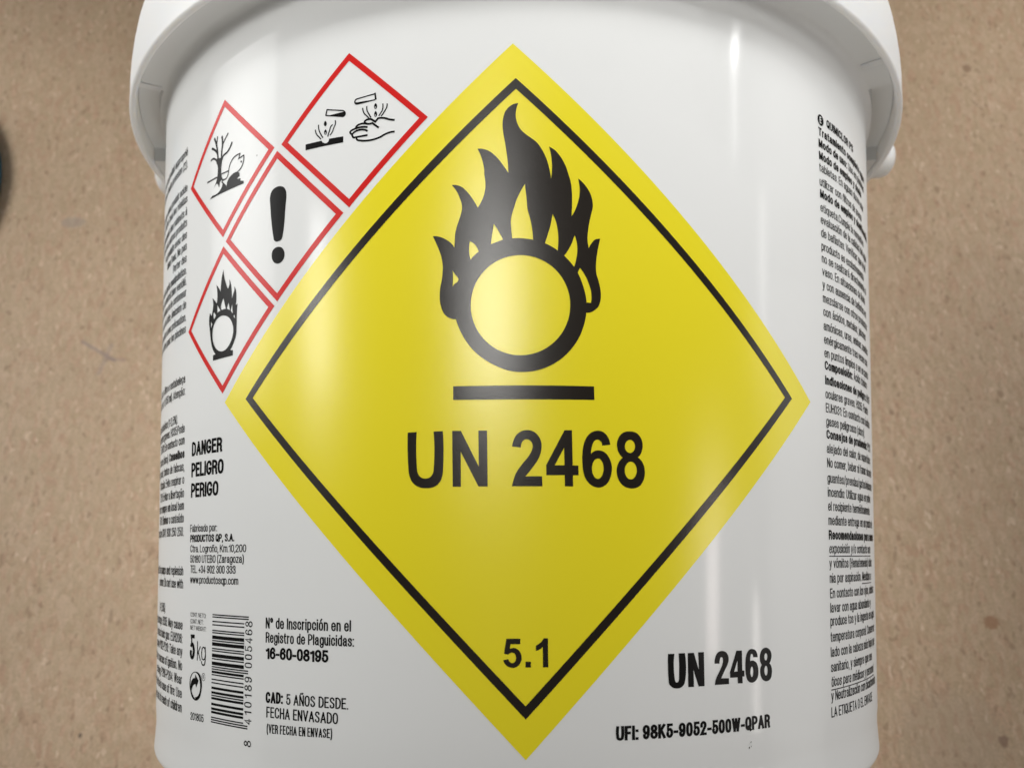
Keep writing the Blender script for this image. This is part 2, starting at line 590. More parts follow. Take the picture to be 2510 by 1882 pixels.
# ------------------------------------------------------------------ condensed grotesque lettering, drawn as strokes
# "x,y" points in cap heights; "~" marks a smooth point, ";" a new stroke, trailing "z" closes it
O_UP = '0,.5~ .035,.84~ .115,.965~ .22,1~ .325,.965~ .405,.84~ .44,.5~ .405,.16~ .325,.035~ .22,0~ .115,.035~ .035,.16~z'
O_LO = '0,.37~ .03,.62~ .09,.71~ .18,.74~ .27,.71~ .33,.62~ .36,.37~ .33,.12~ .27,.03~ .18,0~ .09,.03~ .03,.12~z'
A_LO = '.02,.53 .05,.66~ .17,.74~ .29,.68~ .32,.54~ .32,.12~ .36,0;.32,.44 .12,.39~ .01,.28~ .01,.12~ .1,0~ .22,.04~ .32,.18'
N_LO = '0,.74 0,0;0,.46 .05,.66~ .17,.74~ .28,.68~ .32,.5~ .32,0'
E_LO = '0,.39 .36,.39 .33,.62~ .18,.74~ .03,.62~ 0,.37~ .03,.11~ .18,0~ .31,.06~ .35,.2'
U_LO = '0,.74 0,.24~ .04,.06~ .15,0~ .27,.08~ .32,.28;.32,.74 .32,0'
C_LO = '.33,.5 .29,.67~ .17,.74~ .03,.62~ 0,.37~ .03,.12~ .17,0~ .29,.06~ .33,.24'
GLYPHS = {
 'A': (.48, '0,0 .24,.97;.48,0 .24,.97;.08,.3 .4,.3'), 'B': (.42, '0,0 0,1 .22,1~ .37,.9~ .37,.66~ .22,.54~ 0,.54;.2,.54~ .38,.44~ .41,.2~ .36,.06~ .2,0~ 0,0'),
 'C': (.44, '.43,.76 .38,.92~ .22,1~ .04,.84~ 0,.5~ .04,.16~ .22,0~ .38,.08~ .43,.25'), 'D': (.43, '0,0 0,1 .2,1~ .38,.86~ .43,.5~ .38,.14~ .2,0~ 0,0z'),
 'E': (.35, '.35,1 0,1 0,0 .35,0;0,.53 .31,.53'), 'F': (.33, '.33,1 0,1 0,0;0,.5 .28,.5'),
 'G': (.45, '.43,.78 .38,.93~ .22,1~ .04,.84~ 0,.5~ .04,.16~ .22,0~ .38,.1~ .44,.22 .44,.43 .28,.43'), 'H': (.42, '0,0 0,1;.42,0 .42,1;0,.53 .42,.53'),
 'I': (0, '0,0 0,1'), 'J': (.3, '.3,1 .3,.22~ .24,.04~ .15,0~ .05,.05~ 0,.26'), 'K': (.43, '0,0 0,1;.41,1 0,.4;.14,.6 .43,0'), 'L': (.33, '0,1 0,0 .33,0'),
 'M': (.54, '0,0 0,1;.54,0 .54,1;.03,.97 .27,.1;.51,.97 .27,.1'), 'N': (.41, '0,0 0,1;.41,0 .41,1;.03,.96 .38,.04'), 'O': (.44, O_UP), 'P': (.4, '0,0 0,1 .22,1~ .38,.9~ .38,.58~ .22,.46~ 0,.46'),
 'Q': (.44, O_UP + ';.26,.22 .46,-.07'), 'R': (.41, '0,0 0,1 .22,1~ .38,.9~ .38,.64~ .22,.52~ 0,.52;.2,.52~ .37,.42~ .38,.16~ .42,0'),
 'S': (.42, '.38,.8 .33,.95~ .21,1~ .06,.93~ .04,.7~ .2,.54~ .37,.39~ .37,.1~ .21,0~ .06,.06~ .02,.2'), 'T': (.43, '0,1 .43,1;.215,1 .215,0'),
 'U': (.42, '0,1 0,.26~ .05,.07~ .21,0~ .37,.07~ .42,.26~ .42,1'), 'V': (.46, '0,1 .23,.02;.46,1 .23,.02'), 'W': (.68, '0,1 .17,.02;.34,.98 .17,.02;.34,.98 .51,.02;.68,1 .51,.02'), 'X': (.44, '0,1 .44,0;.44,1 0,0'),
 'Y': (.44, '0,1 .22,.45 .44,1;.22,.45 .22,0'), 'Z': (.4, '0,1 .4,1 0,0 .4,0'),
 '0': (.38, '0,.5~ .03,.84~ .1,.965~ .19,1~ .28,.965~ .35,.84~ .38,.5~ .35,.16~ .28,.035~ .19,0~ .1,.035~ .03,.16~z'), '1': (.2, '0,.76 .11,.82~ .2,1 .2,0'),
 '2': (.38, '0,.68 .04,.9~ .19,1~ .34,.9~ .36,.68~ .2,.36~ 0,0 .38,0'), '3': (.38, '0,.74 .05,.92~ .19,1~ .34,.9~ .33,.62~ .16,.53;.16,.53~ .35,.42~ .37,.14~ .19,0~ .04,.09~ 0,.28'),
 '4': (.4, '.29,0 .29,1 0,.28 .4,.28'), '5': (.37, '.35,1 .05,1 .02,.5 .1,.6~ .21,.63~ .35,.5~ .36,.16~ .19,0~ .04,.08~ 0,.26'),
 '6': (.38, '.36,.77 .32,.93~ .19,1~ .04,.82~ 0,.45~ .03,.12~ .19,0~ .35,.12~ .37,.42~ .2,.59~ .05,.5~ .01,.36'), '7': (.37, '0,1 .37,1 .16,.42~ .1,0'),
 '8': (.38, '.19,.53~ .04,.65~ .04,.89~ .19,1~ .34,.89~ .34,.65~ .19,.53~ .37,.4~ .37,.12~ .19,0~ .01,.12~ .01,.4~z'),
 '9': (.38, '.02,.23 .06,.07~ .19,0~ .34,.18~ .38,.55~ .35,.88~ .19,1~ .03,.88~ .01,.58~ .18,.41~ .33,.5~ .37,.64'),
 'a': (.36, A_LO), 'b': (.35, '0,1 0,0;0,.5 .05,.68~ .18,.74~ .31,.64~ .35,.37~ .31,.1~ .18,0~ .05,.06~ 0,.24'), 'c': (.33, C_LO),
 'd': (.35, '.35,1 .35,0;.35,.5 .3,.68~ .17,.74~ .04,.64~ 0,.37~ .04,.1~ .17,0~ .3,.06~ .35,.24'), 'e': (.36, E_LO), 'f': (.2, '.22,1 .12,.97~ .08,.82~ .08,0;0,.7 .2,.7'),
 'g': (.35, '.35,.74 .35,-.06~ .29,-.22~ .16,-.26~ .04,-.2~ .01,-.08;.35,.5 .3,.68~ .17,.74~ .04,.64~ 0,.39~ .04,.14~ .17,.04~ .3,.1~ .35,.26'),
 'h': (.32, '0,1 0,0;0,.46 .05,.66~ .17,.74~ .28,.68~ .32,.5~ .32,0'), 'i': (0, '0,.74 0,0;0,.97 0,1'), 'j': (.06, '.06,.74 .06,-.1~ .02,-.23~ -.05,-.25;.06,.97 .06,1'),
 'k': (.32, '0,1 0,0;.3,.74 0,.3;.1,.44 .32,0'), 'l': (0, '0,1 0,0'), 'm': (.54, '0,.74 0,0;0,.48 .04,.68~ .14,.74~ .24,.68~ .27,.5~ .27,0;.27,.48 .31,.68~ .41,.74~ .51,.68~ .54,.5~ .54,0'),
 'n': (.32, N_LO), 'o': (.36, O_LO), 'p': (.35, '0,.74 0,-.26;0,.5 .05,.68~ .18,.74~ .31,.64~ .35,.37~ .31,.1~ .18,0~ .05,.06~ 0,.24'),
 'q': (.35, '.35,.74 .35,-.26;.35,.5 .3,.68~ .17,.74~ .04,.64~ 0,.37~ .04,.1~ .17,0~ .3,.06~ .35,.24'), 'r': (.18, '0,.74 0,0;0,.44 .05,.64~ .18,.71'),
 's': (.32, '.31,.54 .28,.69~ .16,.74~ .03,.67~ .03,.5~ .16,.39~ .3,.28~ .3,.08~ .16,0~ .03,.06~ 0,.21'), 't': (.2, '.08,.95 .08,.14~ .12,.01~ .21,.01;0,.72 .2,.72'),
 'u': (.32, U_LO), 'v': (.33, '0,.74 .165,.02;.33,.74 .165,.02'), 'w': (.52, '0,.74 .13,.02;.26,.72 .13,.02;.26,.72 .39,.02;.52,.74 .39,.02'), 'x': (.33, '0,.74 .33,0;.33,.74 0,0'),
 'y': (.33, '0,.74 .17,0;.33,.74 .14,-.12~ .08,-.24~ 0,-.25'), 'z': (.31, '0,.74 .31,.74 0,0 .31,0'),
 'á': (.36, A_LO + ';.14,.92 .25,1.08'), 'ã': (.36, A_LO + ';.04,.92 .11,1~ .22,.95~ .31,1.02'), 'é': (.36, E_LO + ';.14,.92 .25,1.08'), 'É': (.35, '.35,1 0,1 0,0 .35,0;0,.53 .31,.53;.12,1.16 .22,1.28'),
 'Á': (.48, '0,0 .24,.97;.48,0 .24,.97;.08,.3 .4,.3;.2,1.16 .3,1.28'),
 'è': (.36, E_LO + ';.22,.92 .11,1.08'), 'ê': (.36, E_LO + ';.08,.92 .18,1.04 .28,.92'), 'õ': (.36, O_LO + ';.04,.92 .11,1~ .22,.95~ .31,1.02'),
 'í': (0, '0,.74 0,0;-.02,.92 .07,1.08'), 'ó': (.36, O_LO + ';.14,.92 .25,1.08'), 'ú': (.32, U_LO + ';.12,.92 .23,1.08'), 'à': (.36, A_LO + ';.22,.92 .11,1.08'),
 'ñ': (.32, N_LO + ';.02,.92 .1,1~ .21,.95~ .29,1.02'), 'Ñ': (.41, '0,0 0,1;.41,0 .41,1;.03,.96 .38,.04;.07,1.17 .14,1.24~ .27,1.18~ .34,1.26'), 'ç': (.33, C_LO + ';.18,-.02 .22,-.16~ .1,-.24'),
 'º': (.22, '0,.8~ .03,.95~ .11,1~ .19,.95~ .22,.8~ .19,.65~ .11,.6~ .03,.65~z'), '.': (0, '0,0 0,.002'), ',': (.02, '.02,.0 .02,-.06 -.02,-.18'), ':': (0, '0,0 0,.002;0,.66 0,.662'),
 ';': (0, '0,.66 0,.662;.0,.0 -.04,-.16'), '-': (.18, '0,.38 .18,.38'), '/': (.26, '0,-.04 .26,1.02'), '(': (.12, '.12,1.06 .02,.75~ 0,.42~ .02,.1~ .12,-.22'), ')': (.12, '0,1.06 .1,.75~ .12,.42~ .1,.1~ 0,-.22'),
 '+': (.34, '.17,.6 .17,.1;0,.35 .34,.35'), '%': (.56, '.48,1 .1,0;0,.77~ .1,1~ .2,.77~ .1,.54~z;.36,.23~ .46,.46~ .56,.23~ .46,0~z'), '’': (.02, '.02,1 -.02,.84'),
}
PEN = 0.78
GL = {}
for ch, (w, src) in GLYPHS.items():
    st = []
    for s in src.split(';'):
        closed = s.endswith('z')
        pts = []
        for t in s.rstrip('z').split():
            x, yy = t.rstrip('~').split(',')
            pts.append((float(x), float(yy), 1 if t.endswith('~') else 0))
        st.append((closed, pts))
    GL[ch] = (w, st)

def advance(txt, h, weight, gap, hs):
    tot = 0.0
    for ch in txt:
        tot += 0.32 * h * (1 if hs > 1 else max(hs, .6)) if ch == ' ' else GL[ch][0] * h * hs + weight * h + gap * h
    return tot

def letters(txt, u, v, h, weight, hs, gap=0.10, slope=0.0, slant=0.0, vertical=False):
    """ribbon-drawn text starting at (u, v); returns (parts, end u)"""
    parts = []
    sw = weight * h
    x = 0.0
    for ch in txt:
        if ch == ' ':
            x += 0.32 * h * (1 if hs > 1 else max(hs, .6))
            continue
        w, st = GL[ch]
        for closed, pts in st:
            q = [(px * h * hs, py * (h - sw * PEN) / PEN, s) for px, py, s in pts]
            q = smooth_path(q, closed, step=h * 0.16)
            rv, rf = stroke(q, sw, closed)          # pen is flatter than wide: thinner horizontals
            out = []
            for px, py in rv:
                py = py * PEN
                a, b = x + sw / 2 + px + slant * py, sw * PEN / 2 + py
                out.append((u - b, v + a) if vertical else (u + a, v + b + slope * a))
            parts.append((out, rf))
        x += w * h * hs + sw + gap * h
    return parts, u + x

def fit(txt, width, h, weight, gap):
    """horizontal scale that makes txt span width"""
    lo, hi = 0.05, 3.0
    for _ in range(40):
        mid = (lo + hi) / 2
        if advance(txt, h, weight, gap, mid) - gap * h < width:
            lo = mid
        else:
            hi = mid
    return lo

